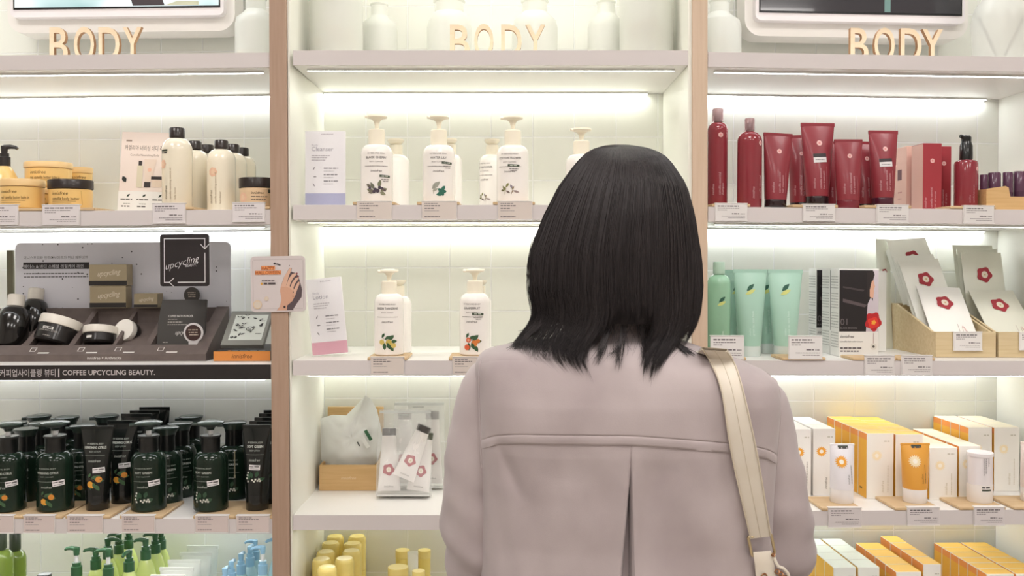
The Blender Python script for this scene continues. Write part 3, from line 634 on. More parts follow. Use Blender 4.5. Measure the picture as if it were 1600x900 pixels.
def wooden_letter(ch, hgt, dep):
    vs, fs, w = text_geo(ch, .010, 0, 4)
    t = MB(); k = hgt / .72; bm = bmesh.new()
    bv = [bm.verts.new((p * k - w * k / 2, 0, q * k)) for p, q in vs]
    for f in fs:
        try: bm.faces.new([bv[i] for i in f])
        except ValueError: pass
    bmesh.ops.remove_doubles(bm, verts=bm.verts[:], dist=1e-6)
    r = bmesh.ops.extrude_face_region(bm, geom=bm.faces[:]); ex = [v for v in r['geom'] if isinstance(v, bmesh.types.BMVert)]
    z0 = min(v.co.z for v in bm.verts)
    for v in bm.verts: v.co.z -= z0
    for v in ex: v.co.y += dep
    bmesh.ops.recalc_face_normals(bm, faces=bm.faces[:]); bm.verts.index_update()
    for f in bm.faces: t.add([v.co.copy() for v in f.verts], [list(range(len(f.verts)))], 0 if abs(f.normal.y) > .7 else 1)
    bm.free()
    o = t.build('wooden_letter', [LETTERW, LETTERS], smooth=False); o['category'] = 'letter'; return o
def info_card(w, h, band, title):
    t = thing('information_card', 'sign')
    MB().box(-w / 2, w / 2, -.001, .001, .002, h, bev=.0004, seg=1).build('card', mat('card_white', 'F1EEF2', .4), t)
    mb = MB().box(-w / 2 - .001, w / 2 + .001, -.002, -.0012, 0, h, bev=.0003, seg=1); mb.box(-w / 2 - .002, w / 2 + .002, -.002, .028, 0, .002, bev=.0005, seg=1)
    mb.build('acrylic_holder', mat('clear_acrylic', 'FFFFFF', .05, alpha=.12), t)
    D = Decal(flat(-.001), .00012); x = -w * .34
    D.rect(-w / 2, w / 2, .002, h * .175, band); D.dashes(-w * .1, w * .2, h * .955, .0015, 'A8A2A8', 1)
    D.text('Body', x, h * .80, .0045, 'A9A4B0', 'l'); D.text(title, x, h * .735, .0085, '8E8A98', 'l', wmax=w * .62)
    for k in range(3): D.dashes(x, x + w * (.45 - .05 * k), h * (.67 - .03 * k), .0016, 'A8A2A8', k)
    for k in range(3):
        z = h * (.5 - .085 * k); D.dashes(x + w * .3, x + w * .66, z, .0022, '8A868C', 20 + k); D.dashes(x + w * .3, x + w * .55, z - .005, .0013, 'B4B0B4', 30 + k); D.poly(leaf(x + w * .03, z - .003, .008, .0022, 60 - 60 * k), '7A767C')
    D.build(t); return t
def sachet(w, h, red2, foil):
    """flat sheet-mask pouch standing on its lower edge"""
    t = thing('sheet_mask_pouch', 'pouch'); n, m = 10, 16; vs = []; fs = []
    th = .0035
    for s in (-1, 1):
        for j in range(m + 1):
            for i in range(n + 1):
                u, v = i / n * 2 - 1, j / m * 2 - 1
                p = max(0, (1 - abs(u) ** 3)) * max(0, (1 - abs(v) ** 6)); vs.append((u * w / 2, s * (.0006 + th * p), (v + 1) / 2 * h))
    q = (n + 1) * (m + 1)
    for s in (0, 1):
        for j in range(m):
            for i in range(n):
                a = s * q + j * (n + 1) + i; f = [a, a + 1, a + n + 2, a + n + 1]; fs.append(f if s == 0 else f[::-1])
    mb = MB().add(vs, fs); mb.box(-w / 2, w / 2, -.0007, .0007, h - .012, h + .0005)
    mb.build('pouch', mat('pouch_' + foil, foil, .32, spec=.6), t)
    def surf(u, v, o):
        a, b_ = u / (w / 2), v / h * 2 - 1; return Vector((u, -(.0012 + th * max(0, 1 - abs(a) ** 3) * max(0, 1 - abs(b_) ** 6)) - o, v))
    D = Decal(surf, .0004); art(D, 'redring', 0, h * .70, w / .085 * .0017)
    if red2: D.text('camellia', w * .2, h * .30, .0045, 'B03A40', 'l', ang=-70, shear=.3); D.dashes(w * .12, w * .12 + .02, h * .2, .001, 'B8A8A0', 2, ang=90); D.dashes(w * .2, w * .2 + .018, h * .17, .001, 'B8A8A0', 3, ang=90)
    D.build(t); return t
# ------------------------------------------------------------------ placing helpers
TR = 0.0056
def S(bay, sh, x0, x1, yt, d, lift, builder, mk, label, group=None, rot=0, tilt=None):
    x, z, w_, h_ = bay.spot(sh, x0, x1, yt, d, lift)
    M = bay.put(x, d, z, rot)
    if tilt: M = M @ tilt
    return spawn(builder, mk(w_, h_), M, label, group)
def tag(bay, sh, x0, x1, y0, y1, label, tone='E3D9D8', style='c', seed=0, d=-0.0014, lean=0, lift=None):
    a, b_ = bay.un((x0 + x1) / 2, y0, d), bay.un((x0 + x1) / 2, y1, d)
    dist = (bay.M @ a).y; w_ = (x1 - x0) * dist / F_PX
    z = a.z if lift is None else bay.z[sh] + lift
    return spawn(price_tag, (round(w_, 3), round(z - b_.z, 3), seed, tone, style), bay.put(a.x, d, z) @ RX(rad(lean)), label)
def tray(bay, sh, x0, x1, label, dep=0.1):
    a, b_ = bay.un(x0, 0, -.002), bay.un(x1, 0, -.002)
    zb = bay.z[sh]; py = CY + (CAMZ - zb) / 1.8 * F_PX
    a, b_ = bay.un(x0, py, -.001), bay.un(x1, py, -.001)
    return spawn(display_tray, (round(b_.x - a.x, 3), dep), bay.put((a.x + b_.x) / 2, -.0025, zb + .0001), label)

# ================================================================== wooden letters and upper displays
for bay, py0, spots, where in ((LB, 42, ((78, 109), (116, 150), (154, 190), (192, 224)), 'left'), (CB, 38, ((702, 735), (740, 772), (782, 816), (820, 853)), 'middle'), (RB, 43, ((1326, 1357), (1363, 1398), (1404, 1440), (1438, 1473)), 'right')):
    for i, (ch, (a, b_)) in enumerate(zip('BODY', spots)):
        yt = py0 + (0.5 if i in (1,) else 0) + (i * .7 if where == 'right' else 0)
        x, z, w_, h_ = bay.spot(0, a, b_, yt, .075)
        hh = .070
        o = spawn(wooden_letter, (ch, hh, .010), bay.put(x, .07, bay.z[0] + .0002), 'pale birch capital letter %s standing on the top shelf of the %s unit' % (ch, where), 'wooden letters on the top shelves')
        vs, fs, wn = text_geo(ch, .010, 0, 4)
        o.matrix_world = bay.put(x, .07, bay.z[0] + .0002) @ Matrix.Diagonal((w_ * .93 / (wn * hh / .72), 1, h_ / hh * 1.0, 1))

def tv_display(w_, h_, dark):
    t = thing('display_screen', 'screen')
    MB().prism(rrect(w_ + .016, h_ + .034, .012, 6, 0, h_ / 2), -.02, .0, 0).build('bezel', mat('screen_bezel', 'EDE6E6', .35), t)
    MB().prism(rrect(w_ + .05, h_ + .09, .035, 8, .0, h_ / 2), .0002, .06, 0).build('housing', mat('screen_housing', 'EDE8E2', .4), t)
    MB().box(-w_ / 2 - .001, w_ / 2 + .001, -.0212, -.0198, -.001, h_ + .001).build('screen_border', mat('screen_black', '1A191B', .25), t)
    if dark: m = mat('screen_dark', '3A383C', .12, coat=.5)
    else:
        m = mat('screen_lit', '101214', .2); nt, N, L, b = nodes_of(m)
        tc = N.new('ShaderNodeTexCoord'); mp = N.new('ShaderNodeMapping'); mp.inputs['Rotation'].default_value = (0, rad(28), 0)
        wv = N.new('ShaderNodeTexNoise'); wv.inputs['Scale'].default_value = 9; wv.inputs['Detail'].default_value = 1
        rp = N.new('ShaderNodeValToRGB'); rp.color_ramp.elements[0].color = hexc('7FA9A6'); rp.color_ramp.elements[0].position = .3; rp.color_ramp.elements[1].color = hexc('E4F2F2'); rp.color_ramp.elements[1].position = .55
        L.new(tc.outputs['Object'], mp.inputs[0]); L.new(mp.outputs[0], wv.inputs['Vector']); L.new(wv.outputs['Fac'], rp.inputs[0]); L.new(rp.outputs[0], b.inputs['Emission Color']); b.inputs['Emission Strength'].default_value = .75
    o = MB().box(-w_ / 2 + .002, w_ / 2 - .002, -.0216, -.0211, .003, h_ - .002).build('screen', m, t)
    D = Decal(flat(-.0217), .0001)
    if dark: D.rect(w_ * .115, w_ * .145, .004, h_ * .6, '6F8F8A', n=1)
    else: D.poly([(w_ * .08, .004), (w_ * .235, .004), (w_ * .13, h_ * .5), (w_ * .0, h_ * .5)], '40363A', fan=False); D.poly([(w_ * .23, .004), (w_ * .4, .004), (w_ * .4, .012), (w_ * .3, .014)], 'C9CBB0', fan=False)
    D.build(t, 'picture'); return t
for bay, x0, x1, y0, dk, lab in ((LB, 21, 343, 13.5, False, 'white framed screen with a bright pale picture above the left shelf'), (RB, 1187, 1503, 17.5, True, 'white framed dark screen above the right shelf')):
    a, b_ = bay.un(x0, y0, .19), bay.un(x1, y0, .19)
    spawn(tv_display, (round(b_.x - a.x, 3), .25, dk), bay.put((a.x + b_.x) / 2, .212, a.z - .001), lab)

def glass_jar(r, h, rn, seed, fill):
    t = thing('frosted_glass_jar', 'jar'); g = mat('frosted_glass', 'F6F7F0', .3, alpha=.5)
    MB().lathe([(0, 0), (r * .95, 0), (r, .006), (r, h * .62), (r * .92, h * .72), (rn * 1.25, h * .80), (rn, h * .84), (rn, h * .97), (rn * 1.12, h * .985), (rn * 1.12, h), (rn * .9, h), (rn * .88, h * .84), (r * .88, h * .7), (r * .95, h * .6), (r * .95, .01), (0, .008)], 40).build('glass', g, t)
    rr = random.Random(seed); mb = MB()
    for k in range(26):
        a, q, z = rr.uniform(0, 6.28), rr.uniform(0, r * .8), rr.uniform(.014, h * fill)
        mb.lathe([(0, -.012), (.012, -.006), (.016, 0), (.01, .008), (0, .011)], 7) if False else mb.join(MB().lathe([(0, -.011), (.011, -.005), (.014, 0), (.009, .007), (0, .01)], 8), T((q * math.cos(a) * .9, q * math.sin(a) * .9, z)) @ Matrix.Rotation(rr.uniform(0, 3), 4, (1, .5, .2)))
    mb.build('dried_petals', noise_mat('dried_petals', 'E4DCC8', 'D0BFA0', nscale=30, rough=.8), t)
    return t
for (bay, x0, x1, d, h_, rn, sd, fl, lab) in (
        (CB, 484, 567, .12, .24, .02, 1, .25, 'large frosted glass jar of dried petals at the left end of the middle top shelf'),
        (CB, 564, 621, .22, .145, .017, 2, .3, 'small frosted glass bottle behind the large jar at left of the middle top shelf'),
        (CB, 667, 737, .215, .15, .03, 3, .2, 'frosted glass bottle behind the first two middle letters'),
        (CB, 800, 871, .215, .15, .026, 4, .2, 'frosted glass bottle behind the last two middle letters'),
        (CB, 918, 976, .22, .15, .018, 5, .25, 'frosted glass bottle beside the large jar at right of the middle top shelf'),
        (CB, 968, 1052, .13, .24, .02, 6, .35, 'large frosted glass jar of white flowers at the right end of the middle top shelf'),
        (LB, 368, 432, .16, .145, .02, 7, .2, 'frosted glass bottle beside the lit screen on the left top shelf'),
        (RB, 1090, 1158, .2, .15, .02, 8, .45, 'frosted glass bottle of dried flowers at the left end of the right top shelf')):
    x, z, w_, _ = bay.spot(0, x0, x1, 0, d)
    spawn(glass_jar, (round(w_ / 2, 3), h_, rn, sd, fl), bay.put(x, d, z + .0002), lab)
def reed_vase():
    t = thing('glass_vase', 'vase')
    MB().lathe([(0, 0), (.05, 0), (.052, .004), (.056, .09), (.05, .115), (.032, .14), (.03, .2), (.034, .21), (.031, .21), (.027, .2), (.029, .14), (.047, .113), (.053, .09), (.049, .01), (0, .008)], 36).build('glass', mat('frosted_glass', 'F6F7F0', .3, alpha=.5), t)
    for s in (-1, 1): MB().tube([(s * .003, -.002 * s, .015), (s * .045 , -.002 * s, .098)], .0035, 8).build('stick', mat('dark_stick', '4A4446', .6), t)
    return t
x, z, w_, h_ = RB.spot(0, 1526, 1602, 0, .09); spawn(reed_vase, (), RB.put(x, .09, z + .0002), 'round glass vase holding two dark crossed sticks on the right top shelf')

# ================================================================== LEFT, shelf 2: cream and yellow body care
YEL, YLID, BRN = 'F3CB82', 'F2CE93', '2E2522'
x, z, w_, h_ = LB.spot(1, -14, 28, 227, .11)
spawn(spout_pump_bottle, (w_, h_, False, 'F2CF85', '2B2725', False, 0), LB.put(x, .11, z + .0002), 'yellow pump bottle with a black spout at the left end of the camellia shelf')
J = 'on the camellia shelf of the left unit'
def stackjar(x0, x1, yt, d, n, lid, labs):
    x, z, w_, h_ = LB.spot(1, x0, x1, yt, d)
    for k in range(n):
        hh = round(h_ / n - .0004, 4)
        spawn(cream_jar, (w_, hh, .24, YEL, lid, 'butter'), LB.put(x, d, z + .0002 + k * (hh + .0004)), labs[k], None)
stackjar(41, 111, 254, .15, 2, YLID, ['yellow jar at the bottom of the stack behind the black-lidded jar', 'yellow jar at the top of the stack beside the yellow pump bottle'])
stackjar(106, 144, 262, .235, 2, YLID, ['yellow jar at the bottom of the rear stack, half hidden', 'yellow jar at the top of the rear stack by the pink card'])
S(LB, 1, 0, 68, 281, .055, TR, cream_jar, lambda w_, h_: (w_, h_, .25, YEL, YLID, 'butter'), 'yellow lidded jar at the front of the camellia shelf, beside the black-lidded jar', rot=-8)
S(LB, 1, 77, 144, 282, .06, TR, cream_jar, lambda w_, h_: (w_, h_, .32, YEL, BRN, 'butterb'), 'yellow jar with a black lid on the camellia shelf', rot=-6)
S(LB, 1, 374, 430, 279, .05, TR, cream_jar, lambda w_, h_: (w_, h_, .34, 'E9CBA5', BRN, 'blush'), 'peach jar with a dark brown lid against the brown post', rot=-4)
def camellia_card(w_, h_):
    t = thing('display_card', 'sign')
    MB().box(-w_ / 2, w_ / 2, 0, .0025, 0, h_, bev=.0006, seg=1).build('card', mat('card_pink', 'F0E0D4', .4), t)
    D = Decal(flat(0), .0001)
    D.dashes(-w_ * .4, -w_ * .28, h_ * .88, .003, 'A08A7A', 2); D.text('카멜리아 너리싱 바디 라인', -w_ * .42, h_ * .775, .0085, '6A5648', 'l', wmax=w_ * .86); D.text('Camellia Nourishing Body', 0, h_ * .70, .0045, '9A8676', wmax=w_ * .6)
    D.rect(-w_ * .5, w_ * .5, .001, h_ * .26, 'F1EDE6', n=1)
    for k in range(3):
        x = w_ * (-.33 + .33 * k); D.poly(leaf(x, h_ * .19, .009, .004, 40), '2E3A2E'); D.dashes(x - w_ * .12, x + w_ * .12, h_ * .15, .0025, '6A6660', k); D.dashes(x - w_ * .06, x + w_ * .08, h_ * .10, .0015, '9A968E', k + 9); D.dashes(x - w_ * .1, x + w_ * .1, h_ * .065, .0025, '6A6660', k + 4)
    D.poly(leaf(-w_ * .36, h_ * .37, .014, .009, 120), '2B2F2A'); D.rect(-w_ * .14, -w_ * .02, h_ * .31, h_ * .58, 'DDD3B8'); D.rect(-w_ * .115, -w_ * .045, h_ * .58, h_ * .64, '3A3230')
    D.poly([(w_ * .03, h_ * .38), (w_ * .16, h_ * .38), (w_ * .26, h_ * .66), (w_ * .0, h_ * .66)], 'EAD6C4', fan=False); D.rect(w_ * .02, w_ * .15, h_ * .31, h_ * .38, '3A3230'); D.poly(circ(w_ * .12, h_ * .53, .004, 10), 'EFBFA4')
    D.rect(w_ * .18, w_ * .42, h_ * .32, h_ * .41, 'E6D2BC'); D.rect(w_ * .16, w_ * .44, h_ * .41, h_ * .45, '2E2624'); D.poly(leaf(w_ * .4, h_ * .42, .014, .008, 20), '2B2F2A')
    D.build(t, 'print'); return t
x, z, w_, h_ = LB.spot(1, 186, 262, 208, .13); spawn(camellia_card, (w_, h_), LB.put(x, .12, z + .0024, 0) @ RX(rad(-4)) @ RY(rad(2)), 'pale pink display card beside the tall cream bottle')
mkc = lambda pr: (lambda w_, h_: (.058, h_, .875, .029, 'F7EED8', BRN, pr))
S(LB, 1, 254, 300, 200, .05, TR, cap_bottle, lambda w_, h_: (w_, h_, .865, .029, 'F7EED8', BRN, 'camellia'), 'tallest cream bottle with a brown cap and a dark tag, at the front')
for (cx_, yt, d, pr, lab) in ((305, 220, .13, None, 'cream bottle with a brown cap just behind the tallest cream bottle'), (324, 226, .19, None, 'cream bottle with a brown cap second behind the tallest one'), (346, 219, .075, 'camellia2', 'cream bottle with a blush flower, front of the right-hand cream row'), (364, 225.5, .14, 'camellia2', 'cream bottle second in the right-hand cream row'), (379, 231, .20, None, 'cream bottle at the back of the right-hand cream row')):
    x, z, w_, h_ = LB.spot(1, cx_ - 22, cx_ + 22, yt, d); spawn(cap_bottle, (.055, h_, .868, .0265, 'F7EED8', BRN, pr), LB.put(x, d, z + .0002), lab)
for x0, x1, lab in ((-6, 66, 'wooden tray under the yellow lidded jar'), (72, 148, 'wooden tray under the jar with the black lid'), (246, 303, 'wooden tray under the tallest cream bottle'), (366, 422, 'wooden tray under the peach jar')): tray(LB, 1, x0, x1, lab, .09)
TT = 'E4DEDF'
tag(LB, 1, -30, 29, 320, 351, 'white price tag under the yellow lidded jar', TT, 'r', 1); tag(LB, 1, 67, 125, 320, 350.5, 'white price tag under the jar with the black lid', TT, 'r', 2)
tag(LB, 1, 239, 290, 317.5, 348, 'white price tag under the tallest cream bottle', TT, 'r', 3); tag(LB, 1, 364, 414, 316.5, 346, 'white price tag under the peach jar', TT, 'r', 4)

# ================================================================== LEFT, shelf 3: coffee display
DK = noise_mat('dark_brown_card', '625753', '6C605B', nscale=40, rough=.55)
DK2 = mat('dark_recess_card', '2C2624', .7)
zs = LB.z[2]
def coffee_tray(xl, xr, divs):
    t = thing('display_tray_box', 'display stand')
    P = [(.06, 0), (.06, .0135), (.085, .030), (.09, .016), (.19, .068), (.19, .098), (.202, .098), (.202, 0)]
    MB().prism(P, xl, xr - .026, 0, 'yz').build('tray', DK, t, smooth=False)
    for a, w_ in divs: MB().prism([(.086, 0), (.086, .0302), (.2015, .0985), (.2015, .001)], a - w_ / 2, a + w_ / 2, 0, 'yz').build('divider', DK, t, smooth=False)
    MB().prism([(.0596, 0), (.0596, .014), (.0846, .0312), (.2022, .0995), (.2022, 0)], xr - .0258, xr, 0, 'yz').build('end_panel', DK, t, smooth=False)
    D = Decal(flat(.06), .0001); x = LB.un(163, 557, .06).x
    D.text('innisfree × Anthracite', x, .0042, .0055, 'D8D4CE', bold=.006)
    n = Vector((0, -(.03 - .0135), .025)).normalized()
    D2 = Decal(lambda u, v, o: Vector((u, .06 + .025 * v, .0135 + .0165 * v)) + n * o, .0002)
    for px_, k in ((66, 0), (141, 1), (199, 2), (266, 3)):
        x = LB.un(px_, 545, .07).x
        for j, zz in enumerate((.62, .36)): D2.dashes(x - .008, x + .02, zz, .14, 'C8C2BC', k * 3 + j)
        D2.rect(x - .006, x + .016, .1, .24, 'D8D4CE', n=1); D2.rect(x - .024, x - .014, .3, .34, 'D8D4CE', n=1); D2.rect(x - .024, x - .014, .66, .7, 'D8D4CE', n=1); D2.rect(x - .025, x - .0235, .3, .7, 'D8D4CE', n=1); D2.rect(x - .0145, x - .013, .3, .7, 'D8D4CE', n=1)
    D.mb.join(D2.mb); off = len(D.mats)
    nf = len(D2.mb.f); base = len(D.mb.f) - nf
    for i in range(nf): D.mb.m[base + i] = D2.mb.m[i] + off
    D.mats += D2.mats; D.build(t, 'printed_text'); return t
xl, xr = LB.un(-60, 550, .06).x, LB.un(322, 563, .06).x
divs = [(LB.un(36, 540, .086).x + .006, .012), (LB.un(107, 540, .086).x + .006, .011), (LB.un(231, 540, .086).x, .012), (LB.un(176, 540, .086).x + .003, .007)]
spawn(coffee_tray, (round(xl, 4), round(xr, 4), tuple(divs)), LB.put(0, 0, zs + .0002), 'dark brown sloped display tray of coffee products on the left unit')
def backboard(w_, h_):
    t = thing('display_backboard', 'sign')
    m = mat('speckled_grey_board', 'DDDBE1', .5); nt, N, L, b = nodes_of(m)
    tc = N.new('ShaderNodeTexCoord'); vo = N.new('ShaderNodeTexVoronoi'); vo.inputs['Scale'].default_value = 95; vo.inputs['Randomness'].default_value = 1
    mth = N.new('ShaderNodeMath'); mth.operation = 'LESS_THAN'; mth.inputs[1].default_value = .17
    sp = N.new('ShaderNodeSeparateColor'); m2 = N.new('ShaderNodeMath'); m2.operation = 'GREATER_THAN'; m2.inputs[1].default_value = .74; m3 = N.new('ShaderNodeMath'); m3.operation = 'MULTIPLY'
    mx = N.new('ShaderNodeMix'); mx.data_type = 'RGBA'; mx.inputs[6].default_value = hexc('DDDBE1'); mx.inputs[7].default_value = hexc('4A474A')
    L.new(tc.outputs['Object'], vo.inputs['Vector']); L.new(vo.outputs['Distance'], mth.inputs[0]); L.new(vo.outputs['Color'], sp.inputs[0]); L.new(sp.outputs[0], m2.inputs[0]); L.new(mth.outputs[0], m3.inputs[0]); L.new(m2.outputs[0], m3.inputs[1]); L.new(m3.outputs[0], mx.inputs[0]); L.new(mx.outputs[2], b.inputs['Base Color'])
    MB().prism(rrect(w_, h_, .012, 5, 0, h_ / 2), 0, .004).build('board', m, t)
    D = Decal(flat(0), .0001); x = -w_ * .46
    D.text('이니스프리와 앤트러사이트가 만나 재탄생한', x, h_ * .855, .0055, '3A3638', 'l', wmax=w_ * .30); D.rect(x - .001, x + w_ * .305, h_ * .765, h_ * .825, '2A2628', n=1); D.text('페이스 & 바디 스페셜 리필케어 라인', x, h_ * .775, .0062, 'D8D6DA', 'l', wmax=w_ * .30); D.dashes(x, x + w_ * .28, h_ * .72, .002, '4A4648', 3); D.dashes(x, x + w_ * .30, h_ * .69, .002, '4A4648', 5)
    D.build(t, 'printed_text'); return t
x, z, w_, h_ = LB.spot(2, 23, 362, 379, .212)
spawn(backboard, (w_, h_), LB.put(x, .21, zs + .0002), 'grey speckled backboard behind the coffee display')
x, z, w_, h_ = LB.spot(2, 12, 22, 391, .225); spawn(display_tray, (.02, .004), LB.put(x, .23, zs + .0002) @ Matrix.Identity(4), 'thin olive board slip standing at the left edge of the speckled backboard')
o = bpy.context.scene.objects[-1]
def olive_slip(w_, h_):
    o_ = MB().box(-w_ / 2, w_ / 2, 0, .006, 0, h_, bev=.0005, seg=1).build('board_slip', mat('olive_card', '6A6650', .6), None); o_['category'] = 'board'; return o_
for o_ in list(COL.objects):
    if o_.get('label', '').startswith('thin olive'): bpy.data.objects.remove(o_)
spawn(olive_slip, (w_, h_), LB.put(x, .222, zs + .0002), 'thin olive board slip standing at the left edge of the speckled backboard')
def at3(bay, px, py, d): return bay.un(px, py, d)
# little kraft boxes standing on the tray's rear ledge
for (x0, x1, yt, yb, d, lab) in ((149, 205, 446.5, 481, .196, 'kraft paper box, lower of the two stacked before the speckled board'), (148, 206, 413, 446, .196, 'kraft paper box, upper of the two stacked before the speckled board'), (217, 254, 458, 479, .196, 'low kraft paper box standing alone beside the two stacked ones')):
    p, q = LB.un(x0, yb, d), LB.un(x1, yt, d)
    w_, h_ = round(q.x - p.x, 3), round(q.z - p.z, 3)
    z0 = zs + .099 if 'upper' not in lab else zs + .0995 + hlow
    if 'lower' in lab: hlow = round(q.z - zs - .099, 4); h_ = hlow
    elif 'upper' in lab: h_ = round(q.z - z0, 4)
    else: h_ = round(q.z - zs - .099, 4)
    spawn(carton, (w_, .03, h_, 'A8997C', 'A8997C', 'A8997C', 'kraft'), LB.put((p.x + q.x) / 2, .185, z0), lab)
lean = RX(rad(-32))
def inslot(px, py, d): p = LB.un(px, py, d); return LB.M @ T(p)
spawn(cream_jar, (.083, .052, .36, '1F1C1B', 'DDD6CA', 'coffee'), inslot(84, 537, .116) @ RX(rad(-20)) @ RY(rad(11)), 'large black jar with a cream lid, tilted in the coffee tray')
spawn(cream_jar, (.066, .034, .46, '1F1C1B', 'DDD6CA', 'coffees'), inslot(155, 537, .118) @ RX(rad(-16)) @ RY(rad(-1)), 'low black jar with a cream lid, in the middle slot of the coffee tray')
spawn(cream_jar, (.046, .030, .46, '1F1C1B', 'E6E1D8', 'coffees'), inslot(207, 522, .155) @ RX(rad(68)) @ RY(rad(-14)), 'small black jar lying with its round cream lid facing out')
def coffee_bottle(w_, h_):
    t = thing('mini_bottle', 'bottle'); r = w_ / 2
    MB().lathe([(0, 0), (r * .95, 0), (r, .002), (r, h_ * .55), (r * .8, h_ * .72), (r * .5, h_ * .78), (0, h_ * .78)], 32).build('bottle_body', mat('coffee_black_plastic', '151312', .15, coat=.5), t)
    MB().lathe([(0, h_ * .78), (r * .53, h_ * .78), (r * .53, h_ - .001), (r * .48, h_), (0, h_)], 26).build('cap', mat('cream_cap', 'DDD6CA', .4), t); return t
spawn(coffee_bottle, (.062, .108), inslot(16, 543, .125) @ RX(rad(-14)), 'black mini bottle with a cream cap, front one in the coffee tray')
spawn(coffee_bottle, (.058, .108), inslot(49, 531, .182) @ RX(rad(-12)), 'black mini bottle with a cream cap, rear one in the coffee tray')
def coffee_pouch(w_, h_):
    t = thing('coffee_powder_pouch', 'pouch')
    MB().prism([(-w_ * .47, 0), (w_ * .5, 0), (w_ * .47, h_ * .5), (w_ * .46, h_), (-w_ * .46, h_), (-w_ * .5, h_ * .5)], 0, .007).build('pouch', mat('dark_pouch_film', '37332F', .4), t)
    D = Decal(flat(0), .0001); D.text('COFFEE BATH POWDER.', -w_ * .3, h_ * .63, .0048, 'DAD6D0', 'l', bold=.01, wmax=w_ * .52); D.dashes(-w_ * .3, -w_ * .1, h_ * .58, .0015, 'A8A29A', 2); D.dashes(-w_ * .3, 0, h_ * .52, .0018, 'A8A29A', 3); D.dashes(-w_ * .3, w_ * .12, h_ * .465, .0018, 'A8A29A', 4); D.text('upcycling', -w_ * .12, h_ * .27, .009, 'DAD6D0', 'l', shear=.5, wmax=w_ * .35); D.dashes(-w_ * .36, -w_ * .26, h_ * .1, .0018, 'A8A29A', 5); D.build(t, 'print'); return t
spawn(coffee_pouch, (.098, .098), inslot(281, 543, .105) @ RX(rad(-16)), 'dark coffee powder pouch leaning in the right slot of the coffee tray')
def badge(r, stem_):
    t = thing('round_badge', 'sign')
    MB().prism(circ(0, 0, r, 32), 0, .0025).build('rim', mat('badge_rim', 'D6D2D2', .4) if stem_ else mat('badge_dark', '4A4542', .4), t)
    MB().prism(circ(0, 0, r * .8, 32), -.0006, -.0001).build('disc', mat('badge_face', '3E2A28', .35) if stem_ else mat('badge_face_dark', '4A4542', .4), t)
    if stem_: MB().box(-r * .5, r * .5, .0005, .002, -r * 1.35, -r * .9).build('stem', mat('badge_rim', 'D6D2D2', .4), t)
    D = Decal(flat(-.0006), .0001)
    for k, q in enumerate((.25, .0, -.25)): D.dashes(-r * (.5 - .05 * k), r * .5, r * q, .0018, 'C8B8A8', k)
    D.build(t, 'print'); return t
spawn(badge, (.0195, True), inslot(302, 520, .088), 'round dark badge with a white rim, standing before the coffee pouch')
spawn(badge, (.0165, False), inslot(299.5, 461, .1995) , 'small round dark badge behind the top of the coffee pouch')
def hanging_sign(w_, h_):
    t = thing('hanging_sign', 'sign')
    m = mat('sign_black', '2A2628', .18, coat=.5)
    MB().prism(rrect(w_, h_, .005, 3, 0, -h_ / 2), 0, .002).build('panel', m, t)
    MB().box(w_ * .0, w_ * .16, .0022, .003, -.03, .03).build('hanger', mat('hanger_clear_white', 'DCD6DA', .3), t)
    D = Decal(flat(0), .0001); c = 'E2DEE0'; l, r_, tp, bt, lw = -w_ * .42, w_ * .42, -h_ * .08, -h_ * .93, .0014
    D.rect(l, r_, tp - lw, tp, c, n=1); D.rect(l, l + lw, bt, tp, c, n=1); D.rect(r_ - lw, r_, -h_ * .29, tp, c, n=1); D.rect(r_ - lw, r_, bt, -h_ * .36, c, n=1); D.rect(l + w_ * .28, r_, bt, bt + lw, c, n=1); D.rect(l, l + w_ * .12, bt, bt + lw, c, n=1)
    for s in (-1, 1): D.rect(r_ - lw / 2 + s * .0042 - .0007, r_ - lw / 2 + s * .0042 + .0007, -h_ * .29 - .001, -h_ * .29 + .011, c, n=1, ang=s * -42)
    for s in (-1, 1): D.rect(l + w_ * .155 - .006, l + w_ * .155 + .006, bt + s * .0042, bt + s * .0042 + .0014, c, n=1, ang=s * 42)
    D.text('upcycling', -w_ * .03, -h_ * .60, .0135, c, shear=.5, ang=14, wmax=w_ * .72, bold=-.014); D.text('BEAUTY.', w_ * .02, -h_ * .63, .005, c, 'l', ang=4, wmax=w_ * .22); D.build(t, 'print'); return t
p, q = LB.un(250, 366, .035), LB.un(327, 447, .035)
spawn(hanging_sign, (round(q.x - p.x, 3), round(p.z - q.z, 3)), LB.put((p.x + q.x) / 2, .035, p.z), 'square black sign hanging by a pale strip above the coffee display')
def gift_box(w_, d_, h_):
    t = thing('gift_box', 'box')
    MB().box(-w_ / 2, w_ / 2, 0, d_, 0, h_, bev=.001, seg=1).build('box_body', mat('dark_grey_card', '3A3636', .5), t)
    D = Decal(flat(0), .0001); D.rect(-w_ / 2, w_ / 2, .0005, h_ - .0005, 'D98C45', n=1); D.text('innisfree', 0, h_ * .3, .0085, '4A3020', shear=.25); D.build(t, 'front_print')
    D = Decal(top(h_), .0001); D.rect(-w_ * .28, -w_ * .22, .006, .016, 'D98C45', n=1); D.dashes(-w_ * .2, w_ * .38, .008, .006, 'B8B2AE', 3); D.build(t, 'top_print'); return t
p, q = LB.un(332, 562, .055), LB.un(425, 546.5, .055)
spawn(gift_box, (.1105, .16, .0195), LB.put((p.x + q.x) / 2 - .0006, .055, zs + .0002), 'dark flat gift box with an orange front beside the brown post')
